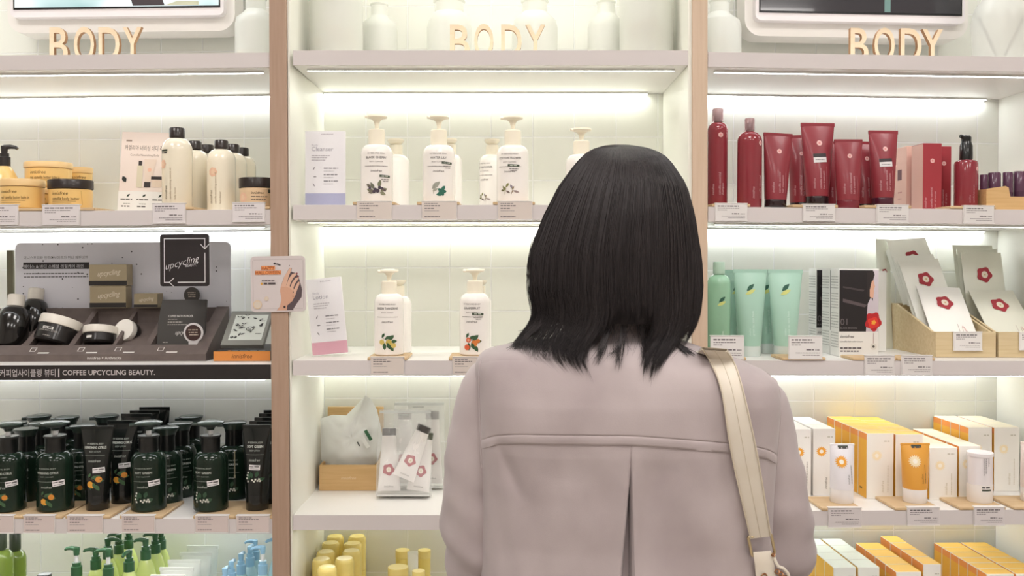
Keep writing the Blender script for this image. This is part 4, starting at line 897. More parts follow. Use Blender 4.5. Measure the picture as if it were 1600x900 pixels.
def doodle_box(w_, d_, h_):
    t = thing('display_card', 'box')
    MB().box(-w_ / 2, w_ / 2, 0, d_, 0, h_, bev=.001, seg=1).build('card_base', mat('grey_card', '8C8C86', .5), t)
    D = Decal(top(h_), .0001); D.rect(-w_ * .36, w_ * .42, d_ * .14, d_ * .88, 'DDE2DA', n=1); c = '2C2C2C'; r = random.Random(4)
    for k in range(26):
        x, y = w_ * r.uniform(-.32, .38), d_ * r.uniform(.18, .84)
        j = k % 5
        if j == 0: D.poly(leaf(x, y, .011, .0035, r.uniform(0, 180)), c)
        elif j == 1: D.poly(circ(x, y, .0034, 12), c); D.poly(circ(x - .001, y + .001, .0012, 6), 'DDE2DA')
        elif j == 2: D.poly(star(x, y, .003, .0012, 5, k), c)
        elif j == 3: D.dashes(x, x + .012, y, .0016, c, k)
        else: D.poly(leaf(x, y, .007, .002, 40), c); D.poly(leaf(x, y, .007, .002, 140), c)
    x, y = w_ * .08, d_ * .45; D.poly(circ(x, y, .0075, 18, .8), c); D.poly(circ(x, y, .0058, 18, .8), 'DDE2DA'); D.dashes(x - .004, x + .004, y - .0022, .0018, c, 2); D.poly(circ(x - .0025, y + .0018, .0012, 6), c); D.poly(circ(x + .0025, y + .0018, .0012, 6), c)
    D.build(t, 'print'); return t
spawn(doodle_box, (.085, .098, .010), LB.put(LB.un(385, 535, .10).x - .006, .095, zs + .0212) @ T((0, 0, 0)) @ RX(rad(40)), 'grey card with black doodles leaning on the orange-fronted gift box')
def halloween_sign(w_, h_):
    t = thing('post_sign', 'sign')
    MB().prism(rrect(w_, h_, .008, 5, 0, 0), 0, .003).build('plate', mat('sign_plate', 'D6CCCB', .4), t)
    D = Decal(flat(0), .0001); c = 'B9AEAC'; W, H = w_ / 853, h_ / 900
    X = lambda a: (a - 426) * W * 1.03; Z = lambda b_: (450 - b_) * H * 1.03
    for a, b_, e, f in ((60, 800, 64, 70), (60, 800, 838, 844)): D.rect(X(a), X(b_), Z(f), Z(e), c, n=1)
    for a in (45, 805): D.rect(X(a), X(a + 6), Z(830), Z(78), c, n=1)
    pol = lambda pts, hx, fan=False: D.poly([(X(a), Z(b_)) for a, b_ in pts], hx, fan)
    pol([(400, 865), (450, 800), (475, 690), (455, 560), (470, 480), (520, 340), (600, 205), (640, 205), (630, 260), (700, 285), (735, 330), (755, 405), (790, 540), (780, 660), (700, 770), (650, 850), (655, 865)], '5A4C50')
    pol([(400, 868), (450, 800), (475, 690), (455, 560), (470, 480), (560, 470), (660, 520), (690, 620), (640, 720), (560, 790), (555, 868)], 'D4A48A')
    for pts in ([(470, 490), (525, 330), (605, 205), (635, 200), (632, 235), (590, 330), (560, 440), (540, 500)], [(545, 490), (590, 370), (640, 300), (705, 280), (715, 300), (650, 370), (605, 470), (600, 520)], [(605, 520), (640, 430), (690, 365), (735, 345), (738, 375), (690, 440), (660, 510), (650, 560)], [(655, 570), (690, 490), (730, 425), (755, 420), (750, 460), (710, 560), (680, 640)]): pol(pts, 'DDB39B')
    for a, b_ in ((712, 290), (733, 335)): D.poly(circ(X(a), Z(b_), .0018, 8), '8A3A40')
    for a, b_, r in ((520, 812, .0022), (658, 580, .0009), (650, 648, .0009), (605, 165, .0008)): D.poly(circ(X(a), Z(b_), r, 10), '3A3030')
    pol([(360, 125), (385, 110), (400, 130), (430, 128), (450, 142), (470, 140), (465, 165), (430, 150), (395, 140), (370, 140)], '3A3438')
    D.rect(X(175), X(385), Z(225), Z(165), 'E8985C', n=1); D.rect(X(82), X(475), Z(300), Z(238), 'E8985C', n=1)
    D.text('HAPPY', X(280), Z(222), (222 - 168) * H, '8A3A1C', bold=.012, wmax=205 * W); D.text('HALLOWEEN', X(278), Z(296), (296 - 240) * H, '8A3A1C', bold=.012, wmax=385 * W)
    D.dashes(X(182), X(378), Z(402), 18 * H, '7A7072', 3); D.dashes(X(212), X(400), Z(455), 30 * H, '5A5052', 8); D.poly(circ(X(180), Z(442), .0022, 12), 'E0A84A')
    for a, b_, r in ((95, 770, 85), (250, 678, 40)):
        D.poly(circ(X(a) if a > 100 else X(112), Z(b_), r * W * .8, 22), 'E0C8A8'); D.poly(circ(X(a) if a > 100 else X(112), Z(b_), r * W * .62, 22), 'DACDBE')
    D.build(t, 'print'); return t
p, q = LB.un(391, 400.5, -.012), LB.un(477, 487, -.012)
spawn(halloween_sign, (round(q.x - p.x, 4), round(p.z - q.z, 4)), LB.put((p.x + q.x) / 2, -.0098, (p.z + q.z) / 2) @ RY(rad(-.6)), 'rounded sign with a hand picture fixed to the brown post')
def strip_sign(x0, x1, h_):
    t = thing('shelf_strip_sign', 'sign')
    MB().box(x0, x1, -.003, -.001, -h_, 0, bev=.0003, seg=1).build('strip', mat('strip_black', '2A2626', .45), t)
    D = Decal(flat(-.003), .0001); s = 'D9D2D2'
    xa = LB.un(1, 582, 0).x; xb = LB.un(88, 582, 0).x; xc = LB.un(99, 582, 0).x; xd = LB.un(243, 582, 0).x
    D.text('커피업사이클링 뷰티', xa, -h_ * .74, .0115, s, 'l', wmax=xb - xa); D.rect(LB.un(93, 582, 0).x - .0009, LB.un(93, 582, 0).x + .0014, -h_ * .82, -h_ * .25, s, n=1)
    D.text('COFFEE UPCYCLING BEAUTY.', xc, -h_ * .68, .0098, s, 'l', bold=.004, sx=(xd - xc) / (text_geo('COFFEE UPCYCLING BEAUTY.', .004)[2] * .0098 / .72)); D.build(t, 'printed_text'); return t
spawn(strip_sign, (-.56, -.002, .0275), LB.put(0, 0, zs - .0003), 'long black strip sign with white lettering along the left shelf front')

# ================================================================== LEFT, shelf 4: dark green bottles and tubes
RC, SG = 'REFRESHING CITRUS', 'SOFT GREEN'
def dk(x0, x1, yt, d, closed, nm, st, sp, lab, lift=0, rot=0):
    S(LB, 3, x0, x1, yt, d, lift + .0002, dark_pump_bottle, lambda w_, h_: (w_, h_, closed, nm, 'citrus' if nm == RC else 'whiteflower', st, sp), lab, None, rot)
dk(-13, 39, 660, .045, False, RC, True, False, 'dark green citrus pump bottle cut by the left edge of the photo', TR, 3)
dk(59, 114, 658, .05, False, RC, True, False, 'dark green pump bottle with orange fruit, standing on a wooden tray in front', TR)
dk(206, 259, 658, .05, False, SG, True, False, 'dark green pump bottle with white flowers, between the citrus tubes and the rear bottles', TR, 3)
dk(303, 356, 658, .05, False, SG, True, False, 'dark green pump bottle with white flowers, in front of the bottle with a paper seal', TR, -10)
dk(18, 64, 669, .126, True, RC, False, True, 'closed dark green bottle with a paper seal, behind the two front citrus bottles')
dk(38, 84, 649, .26, True, RC, False, False, 'closed dark green bottle at the very back, left of the raised citrus pump')
dk(41, 89, 659, .185, True, RC, False, False, 'closed dark green bottle third back, behind the raised citrus pump')
dk(83, 128, 650.5, .25, True, RC, False, False, 'closed dark green bottle at the back between the citrus pump and the citrus tube')
dk(0, 46, 659, .2, True, RC, False, False, 'closed dark green bottle at the back near the left edge of the photo')
dk(106, 154, 664, .155, True, RC, False, False, 'closed citrus bottle half hidden by the front citrus tube')
dk(143, 190, 649, .265, True, RC, False, False, 'closed dark green bottle at the back above the citrus tubes')
dk(235, 284, 667, .115, True, SG, False, False, 'closed white-flower bottle directly behind the white-flower pump bottle', 0, 25)
dk(258, 306, 660, .18, True, SG, False, False, 'closed white-flower bottle second behind the white-flower pump bottle', 0, 28)
dk(276, 322, 650, .255, True, SG, False, False, 'closed white-flower bottle at the back of its row')
dk(342, 390, 659, .165, True, SG, False, True, 'closed dark green bottle with a paper seal beside the white-flower tube')
tk = lambda pr: (lambda w_, h_: (.058, round(.047, 3), h_, .17, '171A18', '141615', pr))
def dt(x0, x1, yt, d, pr, lab, lift=0, rot=0): S(LB, 3, x0, x1, yt, d, lift + .0002, squeeze_tube, lambda w_, h_: (w_, .043 if d < .1 else .045, h_, .185, '171A18', '141615', pr), lab, None, rot)
dt(127, 178, 665, .05, 'citrus', 'dark tube with orange fruit on a wooden tray, in front', TR, 2)
dt(168, 216, 657, .105, 'citrus', 'dark tube with orange fruit second behind the front citrus tube', 0, 4)
dt(189, 238, 646.5, .165, 'citrus', 'dark tube third back in the citrus tube row')
dt(203, 250, 641, .21, 'citrus', 'dark tube fourth back in the citrus tube row')
dt(218, 266, 636, .258, 'citrus', 'dark tube at the very back of the citrus tube row')
dt(379, 424, 663, .05, 'soft', 'dark tube with white flowers on a wooden tray by the brown post', TR, -2)
for k, (a, yt, d) in enumerate(((390, 657.5, .10), (398, 652, .145), (405, 646, .19), (412, 640.5, .235))): dt(a, a + 46, yt, d, 'soft', 'dark tube %s behind the front white-flower tube' % ('first', 'second', 'third', 'fourth')[k])
TD = 'D8CAC6'
for k, (a, b_, lab) in enumerate(((-30, 22, 'the citrus bottle at the edge of the photo'), (38, 86, 'the front citrus pump bottle'), (106, 161, 'the front citrus tube'), (191, 242, 'the first white-flower pump bottle'), (306, 357, 'the white-flower pump bottle nearer the post'), (370, 421, 'the front white-flower tube'))):
    tray(LB, 3, a - 8 + 4, b_ + 12, 'wooden tray under ' + lab, .115); tag(LB, 3, a, b_, 803, 831, 'pinkish price tag under ' + lab, TD, 'c', 10 + k, lift=.0066)

# ================================================================== LEFT, bottom shelf
def bot(bay, x0, x1, yt, d, builder, mk, lab, grp=None, rot=0): return S(bay, 4, x0, x1, yt, d, .0002, builder, mk, lab, grp, rot)
bot(LB, -16, 20, 826, .10, cap_bottle, lambda w_, h_: (w_, h_, .83, .022, '7E9440', '3A4434', 'olive'), 'olive green bottle cut by the left edge on the bottom shelf')
bot(LB, 8, 40, 832, .16, cap_bottle, lambda w_, h_: (w_, h_, .83, .022, '7E9440', '3A4434', 'olive'), 'olive green bottle standing whole at left of the bottom shelf')
bot(LB, 52, 88, 896, .05, cap_bottle, lambda w_, h_: (w_, h_, .83, .026, '8AA04A', '2A2C2A', None), 'bottle whose dark cap just shows at the bottom edge')
for k, (cx_, yt, d, up, dr, lab) in enumerate(((120, 854, .05, True, 170, 'lime pump bottle with its pump raised, leftmost'), (169.5, 857, .05, True, 185, 'lime pump bottle with its pump raised, right of the leftmost'), (150, 856, .11, False, 178, 'lime pump bottle with a lowered spout between the raised pumps'), (169, 840, .17, False, 0, 'lime pump bottle whose spout points right, behind the raised pumps'), (186, 833, .221, False, 175, 'lime pump bottle behind the right-pointing spout'), (202, 858.5, .085, False, 265, 'lime pump bottle whose spout faces forward'), (201, 826, .270, False, 200, 'lime pump bottle whose dark collar shows just under the shelf'), (228, 841, .135, False, 175, 'lime pump bottle with its spout stretched to the left'), (243, 832, .19, False, 180, 'lime pump bottle behind the left-stretched spout'), (252, 827, .245, False, 180, 'lime pump bottle rearmost by the white tubes'))):
    bot(LB, cx_ - 25, cx_ + 25, yt, d, spout_pump_bottle, lambda w_, h_: (.049, h_, up, 'DDEB90', '2F5A38', True, dr), lab + ' on the bottom shelf', 'lime green pump bottles')
for k, (a, b_, yt, d) in enumerate(((238, 288, 898, .045), (250, 303, 886, .09), (263, 314, 875, .14), (281, 332, 863, .19), (292, 342, 852, .24))):
    bot(LB, a, b_, yt, d, squeeze_tube, lambda w_, h_: (.068, .044, h_, .15, 'EEF0E8', 'E4E8E0', 'plain'), 'white tube, %s of five in the row on the bottom left shelf' % ('frontmost', 'second', 'third', 'fourth', 'rearmost')[k])
for k, (cx_, yt, d, up, dr) in enumerate(((352, 887, .05, False, 90), (362, 876, .10, False, 90), (377, 864, .15, False, 90), (391, 853, .20, False, 90), (411, 852, .09, True, 190), (399, 843, .25, False, 180), (433, 840, .16, False, 200))):
    bot(LB, cx_ - 22, cx_ + 22, yt, d, spout_pump_bottle, lambda w_, h_: (.044, h_, up, 'BFE2EA', '94C0DC', True, dr), 'pale blue pump bottle %s' % ('at the front left of the blue group', 'second from the left in the blue group', 'third from the left in the blue group', 'fourth from the left in the blue group', 'with a raised pump in the blue group', 'rearmost in the blue group', 'cut by the brown post')[k], 'pale blue pump bottles')

# ================================================================== CENTRE, shelf 2: cleansers
def cb(sh, x0, x1, yt, d, closed, nm, kd, a_, tp, hf, lab, lift=TR, rot=0): S(CB, sh, x0, x1, yt, d, lift + .0002, cream_pump_bottle, lambda w_, h_: (w_, h_, closed, nm, kd, a_, tp, hf), lab, None, rot)
BC, BL = 'BODY CLEANSER', 'BODY LOTION'
cb(1, 563.5, 614, 180, .05, False, 'BLACK CHERRY', BC, 'cherry', (.017, .050), .66, 'cream pump bottle with purple cherries on the upper middle shelf', rot=6)
cb(1, 660.5, 711, 180.5, .05, False, 'WATER LILY', BC, 'lily', (.017, .075), .66, 'cream pump bottle with a teal leaf on the upper middle shelf', rot=3)
cb(1, 776, 826.5, 181.5, .05, False, 'COTTON FLOWER', BC, 'flower', (.008, .070), .66, 'cream pump bottle with slender brown flowers on the upper middle shelf', rot=-12)
cb(1, 884, 933, 200, .06, False, None, BC, None, None, .66, 'cream pump bottle half hidden by the black hair', 0)
cb(1, 597, 640, 218, .20, True, None, BC, None, None, .78, 'cream bottle at the back behind the purple cherry bottle', 0); cb(1, 683, 722, 217, .20, True, None, BC, 'flower', None, .78, 'cream bottle at the back behind the teal leaf bottle', 0, 35)
cb(1, 749, 789, 218, .20, True, 'COTTON FLOWER', BC, 'flower', None, .78, 'cream bottle at the back left of the brown flower bottle', 0, -40)
for a, b_, t0, t1, nm, sd in ((558.5, 612, 551, 617, 'the purple cherry bottle', 30), (660, 713, 651, 718, 'the teal leaf bottle', 31), (778.5, 831, 770, 836, 'the brown flower bottle', 32)):
    tray(CB, 1, t0, t1, 'wooden tray under ' + nm, .1); tag(CB, 1, a, b_, 312.5, 342.5, 'beige price tag under ' + nm, 'DDD2CA', 'c', sd, lift=.0066)
x, z, w_, h_ = CB.spot(1, 477, 540, 205, .06); spawn(info_card, (w_, h_, '9A9CC6', 'Cleanser'), CB.put(x, .06, z + .0002), 'white information card with a violet band on the upper middle shelf')
# shelf 3: lotions
cb(2, 585, 631, 420, .05, False, 'GREEN TANGERINE', BL, 'tangerine', None, .715, 'cream pump bottle with yellow tangerines on the lower middle shelf'); cb(2, 600, 643, 437, .15, True, None, BL, None, None, .78, 'cream bottle right behind the yellow tangerine bottle', 0)
cb(2, 718, 766, 419.5, .05, False, 'GRAPEFRUIT', BL, 'grapefruit', (.012, .080), .715, 'cream pump bottle with red grapefruit on the lower middle shelf', rot=-10); cb(2, 730, 768, 438, .17, True, None, BL, None, None, .78, 'cream bottle right behind the red grapefruit bottle', 0)
for a, b_, t0, t1, nm, sd in ((580, 631, 574, 636, 'the yellow tangerine bottle', 33), (707.5, 757, 701, 762, 'the red grapefruit bottle', 34)):
    tray(CB, 2, t0, t1, 'wooden tray under ' + nm, .1); tag(CB, 2, a, b_, 555, 585, 'beige price tag under ' + nm, 'DDD2CA', 'c', sd, lift=.0066)
x, z, w_, h_ = CB.spot(2, 490, 545, 437, .07); spawn(info_card, (w_, h_, 'D98FA6', 'Lotion'), CB.put(x - .001, .07, z + .0035) @ RY(rad(-5.5)), 'white information card with a pink band, leaning on the lower middle shelf')
# shelf 4: crate and bags
def low_crate(w_, d_, hf_, hb_, m_, txt):
    t = thing('wooden_crate', 'crate')
    e = .005
    o1 = MB().box(-w_ / 2, w_ / 2, 0, e, 0, hf_, bev=.0006, seg=1).build('front_panel', m_, t); MB().box(-w_ / 2, w_ / 2, d_ - e, d_, 0, hb_, bev=.0006, seg=1).build('back_panel', m_, t)
    for s in (-1, 1):
        x0, x1 = (-w_ / 2, -w_ / 2 + e) if s < 0 else (w_ / 2 - e, w_ / 2)
        if txt:
            MB().box(x0 + .0001, x1 - .0001, e + .0001, d_ - e - .0001, 0, hf_ - .0004).build('side_panel', m_, t)
            continue
        MB().prism([(e + .0001, 0), (e + .0001, hf_ - .0004), (e + .012, hf_ - .0004), (d_ - e - .02, hb_ - .0004), (d_ - e - .0001, hb_ - .0004), (d_ - e - .0001, 0)], x0 + .0001, x1 - .0001, 0, 'yz').build('side_panel', m_, t, smooth=False)
    MB().box(-w_ / 2 + e, w_ / 2 - e, e, d_ - e, .0005, .004).build('bottom_panel', m_, t)
    if txt: D = Decal(flat(0), .0001); D.text('innisfree', 0, hf_ * .44, .0065, 'E6CFA8', shear=.25); D.build(t, 'printed_text')
    return t
x, z, w_, h_ = CB.spot(3, 499, 590, 727, .19)
spawn(low_crate, (w_, .095, h_, .16, CRATEW, True), CB.put(x, .19, z + .0002), 'oak crate holding a white plastic bag on the middle shelf')
def puffy_bag(pts, dep, film, seed):
    t = thing('plastic_bag', 'bag'); n = len(pts); c = Vector((sum(p[0] for p in pts) / n, 0, sum(p[1] for p in pts) / n)); K = 9; mb = MB()
    for s in (-1, 1):
        vs = [Vector((c.x, s * dep, c.z))]
        for k in range(1, K + 1):
            q = k / K
            for p in pts:
                v = Vector((c.x + (p[0] - c.x) * q, 0, c.z + (p[1] - c.z) * q)); nn = noise.noise(v * 38 + Vector((seed, s, 0))) * .5 + noise.noise(v * 90 + Vector((seed, s, 0))) * .22
                v.y = s * dep * (1 - q ** (2.6 if film is FILM else 7)) * (1 + nn * .9) + (.0 if k < K else 0); vs.append(v)
        fs = [[0, 1 + i, 1 + (i + 1) % n] for i in range(n)]
        for k in range(K - 1):
            for i in range(n): a, b_ = 1 + k * n + i, 1 + k * n + (i + 1) % n; fs.append([a, a + n, b_ + n, b_])
        if s > 0: fs = [f[::-1] for f in fs]
        mb.add(vs, fs)
    mb.build('film', film, t, sharp=80)
    return t
def dens(pts, k=4):
    out = []
    for a, b_ in zip(pts, pts[1:] + pts[:1]): out += [(a[0] + (b_[0] - a[0]) * j / k, a[1] + (b_[1] - a[1]) * j / k) for j in range(k)]
    return out
FILM = mat('milky_plastic_film', 'F1F2EE', .22, spec=.6)
bp = [CB.un(a, b_, .235) for a, b_ in ((501, 654), (520, 648), (541, 649), (558, 632), (571, 618), (580, 624), (589, 640), (594, 662), (599, 690), (590, 720), (581, 732), (580, 752), (512, 752), (510, 734), (502, 718), (501, 690))]
b0 = Vector((sum(p.x for p in bp) / len(bp), .235, min(p.z for p in bp)))
def cotton_bag(pts, dep, seed):
    t = puffy_bag(pts, dep, FILM, seed)
    nz = (pts[0][1] + 0) ; D = Decal(lambda u, v, o: Vector((u, -dep * 1.32 - o + (v - .06) * .12, v)), .0005)
    x0, z0 = CB.un(574, 682, .2).x - b0.x, CB.un(574, 682, .2).z - b0.z
    D.rect(x0 - .012, x0 + .012, z0 - .003, z0 + .004, '3A6A48', ang=-58, n=2); D.rect(x0 - .022, x0 + .008, z0 - .016, z0 - .008, 'E9E9E4', ang=-58, n=2); D.dashes(x0 - .024, x0 - .014, z0 - .014, .003, '5A5A56', 2, ang=-58)
    D.build(t, 'sticker'); return t
spawn(cotton_bag, (tuple((round(p[0], 4), round(p[1], 4)) for p in dens([(p.x - b0.x, p.z - b0.z) for p in bp], 3)), .021, 3), CB.M @ T(b0), 'white plastic bag of cotton with a green sticker, standing in the oak crate')
CLEAR = mat('clear_zip_film', 'FFFFFF', .08, alpha=.22, spec=.9)
def zip_bag(w_, h_, dep):
    t = thing('zip_bag', 'bag')
    pts = dens([(-w_ / 2, .0), (w_ / 2, 0), (w_ / 2 * .97, h_ * .5), (w_ / 2 * .93, h_), (-w_ / 2 * .93, h_), (-w_ / 2 * .99, h_ * .5)], 6)
    k = puffy_bag(pts, dep, CLEAR, 7); f = [o_ for o_ in COL.objects if o_.parent is k][0]; f.parent = t; bpy.data.objects.remove(k)
    MB().box(-w_ * .46, w_ * .46, -.0012, .0012, h_ * .955, h_ * .985).build('zip_strip', mat('zip_white', 'E8ECE8', .3, alpha=.7), t)
    MB().box(-w_ * .47, w_ * .47, -dep * .7, dep * .7, .001, .004, bev=.0012).build('gusset', mat('zip_gusset', 'DDDCD8', .3, alpha=.8), t)
    D = Decal(flat(-dep * 1.15), .0005); D.rect(-w_ * .1, w_ * .1, h_ * .93, h_ * .945, 'B8BAB6', n=1); D.build(t, 'slot'); return t
def sample_tube(w_, h_, capc):
    t = thing('sample_tube', 'tube'); r = w_ * .30
    rings = [[Vector(((r + (w_ / 2 - r) * (1 - k / 10)) * math.cos(2 * math.pi * i / 20), (r * (k / 10) ** .6 + .0008) * math.sin(2 * math.pi * i / 20), h_ * .88 * k / 10)) for i in range(20)] for k in range(11)]
    MB().loft(rings).build('tube_body', mat('sample_tube_white', 'EFEAE6', .3), t)
    MB().lathe([(0, h_ * .88), (r, h_ * .88), (r * 1.02, h_ * .9), (r * 1.02, h_ - .001), (r * .9, h_), (0, h_)], 20).build('cap', mat('sample_cap_' + capc, capc, .35), t)
    def surf(u, v, o): k = max(0, min(1, v / (h_ * .88))); a = r + (w_ / 2 - r) * (1 - k); b_ = r * k ** .6 + .0008; return Vector((u, -b_ * max(0, 1 - (u / a) ** 2) ** .5 - o - .0004, v))
    D = Decal(surf); 
    art(D, 'redring', 0, h_ * .34, .00125); D.text('innisfree', 0, h_ * .06, .004, '7A7470', shear=.2); D.build(t); return t
zc = CB.z[3]
x, z, w_, h_ = CB.spot(3, 589, 676, 632, .15)
spawn(zip_bag, (w_, .172, .026), CB.put(x, .13, zc + .0036) @ RX(rad(-9)), 'clear zip bag with three flower-printed sample tubes, front one')
for k, (dx, rot, dz, dy, hh, cc, lab) in enumerate(((-.030, -1, .010, .002, .125, '4E4A48', 'left in the front zip bag'), (.0, 22, .036, -.014, .112, '4E4A48', 'tilted on top in the front zip bag'), (.028, 8, .010, 0.004, .118, '55584A', 'right in the front zip bag'))):
    spawn(sample_tube, (.046, hh, cc), CB.put(x, .13, zc + .0036) @ RX(rad(-9)) @ T((dx, dy, dz)) @ RY(rad(rot)), 'white sample tube with a red flower ring, ' + lab)
x2 = x + .022
spawn(zip_bag, (w_, .178, .016), CB.put(x2, .203, zc + .003) @ RX(rad(-8)), 'clear zip bag of sample tubes standing behind the front one')
for dx, cc, lab in ((-.03, '8C8A86', 'left one in the rear zip bag'), (.028, '9C9A96', 'right one in the rear zip bag')):
    spawn(sample_tube, (.046, .15, cc), CB.put(x2, .203, zc + .003) @ RX(rad(-8)) @ T((dx, 0, .009)), 'white sample tube with a red flower ring, ' + lab)
# bottom shelf
def yellow_bottle(w_, h_):
    t = thing('yellow_bottle', 'bottle'); r = w_ / 2
    MB().lathe([(0, 0), (r * .92, 0), (r, .003), (r, h_ * .6), (0, h_ * .6)], 30).build('bottle_body', mat('yellow_bottle_plastic', 'F5DE80', .25, coat=.3), t)
    MB().lathe([(0, h_ * .6), (r * .98, h_ * .602), (r * .98, h_ - .008), (r * .93, h_ - .003), (r * .8, h_), (0, h_ + .0004)], 30).build('cap', mat('yellow_cap_plastic', 'F6E088', .25, coat=.3), t); return t
for k, (a, b_, yt, d) in enumerate(((495, 527, 885.5, .05), (488, 517, 873, .10), (494, 523.5, 861, .155), (502, 531, 847.5, .21), (509, 538, 837, .262), (524, 552.5, 871.5, .095), (535, 563, 859.5, .155), (537, 565, 848.5, .21), (545, 571, 837, .262))):
    bot(CB, a, b_, yt, d, yellow_bottle, lambda w_, h_: (.0385, h_), 'round yellow bottle in the %s column, %s' % ('left' if k < 5 else 'right', ('frontmost', 'second', 'third', 'fourth', 'rearmost')[k if k < 5 else k - 4]), 'round yellow bottles')
for (a, b_, yt, d, n, lab) in ((618, 640, 858.5, .22, 3, 'left rear stack'), (653, 673, 858.5, .22, 3, 'right rear stack'), (606, 638, 885, .12, 2, 'left front stack'), (644, 664, 891, .09, 2, 'right front stack')):
    x, z, w_, h_ = CB.spot(4, a, b_, yt, d); hh = round(h_ / n - .0003, 4)
    for k in range(n): spawn(cream_jar, (w_, hh, .3, 'F5DE80', 'F7E290', None), CB.put(x, d, z + .0002 + k * (hh + .0003)), 'little yellow jar %s of the %s' % (('at the bottom', 'in the middle', 'at the top')[k if n == 3 else (0, 2)[k]], lab), 'little yellow jars')
bot(CB, 638, 652, 862, .16, squeeze_tube, lambda w_, h_: (.022, .018, h_, .2, 'EEF0E8', 'E4E8E0', 'plain'), 'slim white tube standing between the little yellow jars')

# ================================================================== RIGHT, shelf 2: red hair care
RD, DC = '90363F', '2A1A1E'
S(RB, 1, 1105.5, 1137, 170, .06, .0002 + TR, cap_bottle, lambda w_, h_: (w_, h_, .855, w_ * .55, RD, 'D9B9B8', 'red'), 'tall red bottle with a clear cap next to the light post', rot=-6)
S(RB, 1, 1152, 1190, 185, .035, .0002, cap_bottle, lambda w_, h_: (w_, h_, .85, .019, RD, 'D9B9B8', 'red'), 'red bottle with a clear cap, second from the light post', rot=34)
rt = lambda wb, cf, pr, cc=DC: (lambda w_, h_: (w_, wb, h_, cf, RD, cc, pr))
S(RB, 1, 1188, 1235, 208, .035, .0016, squeeze_tube, rt(.041, .10, 'red'), 'red tube leaning against the second red bottle', rot=4, tilt=RY(rad(2)))
S(RB, 1, 1233, 1272, 211, .10, .0002, squeeze_tube, rt(.045, .1, 'red'), 'red tube half hidden behind the tall red tube', rot=-20)
S(RB, 1, 1250, 1304, 192, .06, TR, squeeze_tube, rt(.043, .12, 'redst'), 'tallest red tube with a white sticker, on a wooden tray')
S(RB, 1, 1286, 1322, 221, .12, .0002, squeeze_tube, rt(.045, .1, 'red'), 'red tube whose edge shows behind the tallest red tube')
S(RB, 1, 1303, 1347, 217.5, .035, .0002, squeeze_tube, rt(.043, .12, 'red', '7A2432'), 'small red tube with a red cap in the middle of the red row', rot=-5)
S(RB, 1, 1330, 1372, 221, .11, .0002, squeeze_tube, rt(.045, .1, 'red'), 'red tube behind the small red tube')
S(RB, 1, 1356, 1403, 204, .06, TR, squeeze_tube, rt(.041, .12, 'redst', '4A1A2E'), 'red tube with a white sticker beside the pink box')
def rbox(bay, sh, x0, x1, yt, d, dep, args, lab, rot=0, lift=0.0002, grp=None):
    x, z, w_, h_ = bay.spot(sh, x0, x1, yt, d, lift); spawn(carton, (w_, dep, h_) + args, bay.put(x, d + dep / 2, z, rot), lab, grp)
rbox(RB, 1, 1416, 1441, 228, .125, .058, ('E9BFAE', 'E9C4B4', 'E3B8A8', 'pinkside'), 'pink product box behind the red-fronted boxes')
rbox(RB, 1, 1442, 1472, 224, .055, .05, ('A2343C', 'E6BDAE', 'C9767A', 'redfront'), 'box with a red front and pink side, front one')
rbox(RB, 1, 1463, 1487, 229, .115, .05, ('A2343C', 'E6BDAE', 'C9767A', 'redfront'), 'box with a red front, behind the front one')
S(RB, 1, 1492, 1527, 212, .06, TR, serum_pump_bottle, lambda w_, h_: (w_, h_), 'red serum bottle with a black pump')
tray(RB, 1, 1112, 1172, 'wooden tray under the tall red bottle by the light post'); tray(RB, 1, 1238, 1309, 'wooden tray under the tallest red tube'); tray(RB, 1, 1350, 1424, 'wooden tray under the red tube beside the pink box'); tray(RB, 1, 1484, 1556, 'wooden tray under the red serum bottle')
for a, b_, yt, yb, nm, sd in ((1117, 1167, 312, 344, 'the tall red bottle by the light post', 40), (1254.5, 1304, 312, 345, 'the tallest red tube', 41), (1369, 1419, 314.5, 347, 'the red tube beside the pink box', 42), (1504.5, 1552.5, 317.5, 348.5, 'the red serum bottle', 43)): tag(RB, 1, a, b_, yt, yb, 'white price tag under ' + nm, 'E6E2E0', 'r', sd, lift=.0066)
x0 = RB.un(1527, 325, .07).x
def caddy_box(w_, d_):
    t = thing('wooden_caddy', 'crate')
    MB().prism([(-w_ / 2, 0), (w_ * .42, 0), (w_ * .42, .0268), (-w_ * .2, .0268), (-w_ * .22, .044), (-w_ * .26, .047), (-w_ / 2, .041)], 0, .006).build('front_panel', CRATEW, t)
    MB().box(-w_ / 2, w_ * .42, d_ - .005, d_, 0, .03).build('back_panel', CRATEW, t); MB().box(-w_ / 2, -w_ / 2 + .005, .0061, d_ - .0051, 0, .041).build('side_panel', CRATEW, t); MB().box(w_ * .42 - .005, w_ * .42, .0061, d_ - .0051, 0, .0268).build('side_panel', CRATEW, t)
    MB().box(-w_ / 2 + .0051, w_ * .42 - .0051, .0061, d_ - .0051, .0005, .0045).build('bottom_panel', CRATEW, t); return t
x, z, w_, h_ = RB.spot(1, 1527, 1652, 290, .06); spawn(caddy_box, (w_, .07), RB.put(x, .03, RB.z[1] + .0002), 'small wooden caddy of purple bottles at the right end of the red shelf')
def purple_bottle(w_, h_):
    t = thing('perfume_bottle', 'bottle'); r = w_ / 2
    MB().lathe([(0, 0), (r, 0), (r, h_ * .45), (0, h_ * .45)], 24).build('bottle_body', mat('purple_glass', '54344A', .2, coat=.3), t)
    MB().lathe([(0, h_ * .45), (r * .98, h_ * .452), (r * .98, h_ - .002), (r * .9, h_), (0, h_)], 24).build('cap', mat('purple_cap', '5E3B52', .22, coat=.4), t); return t
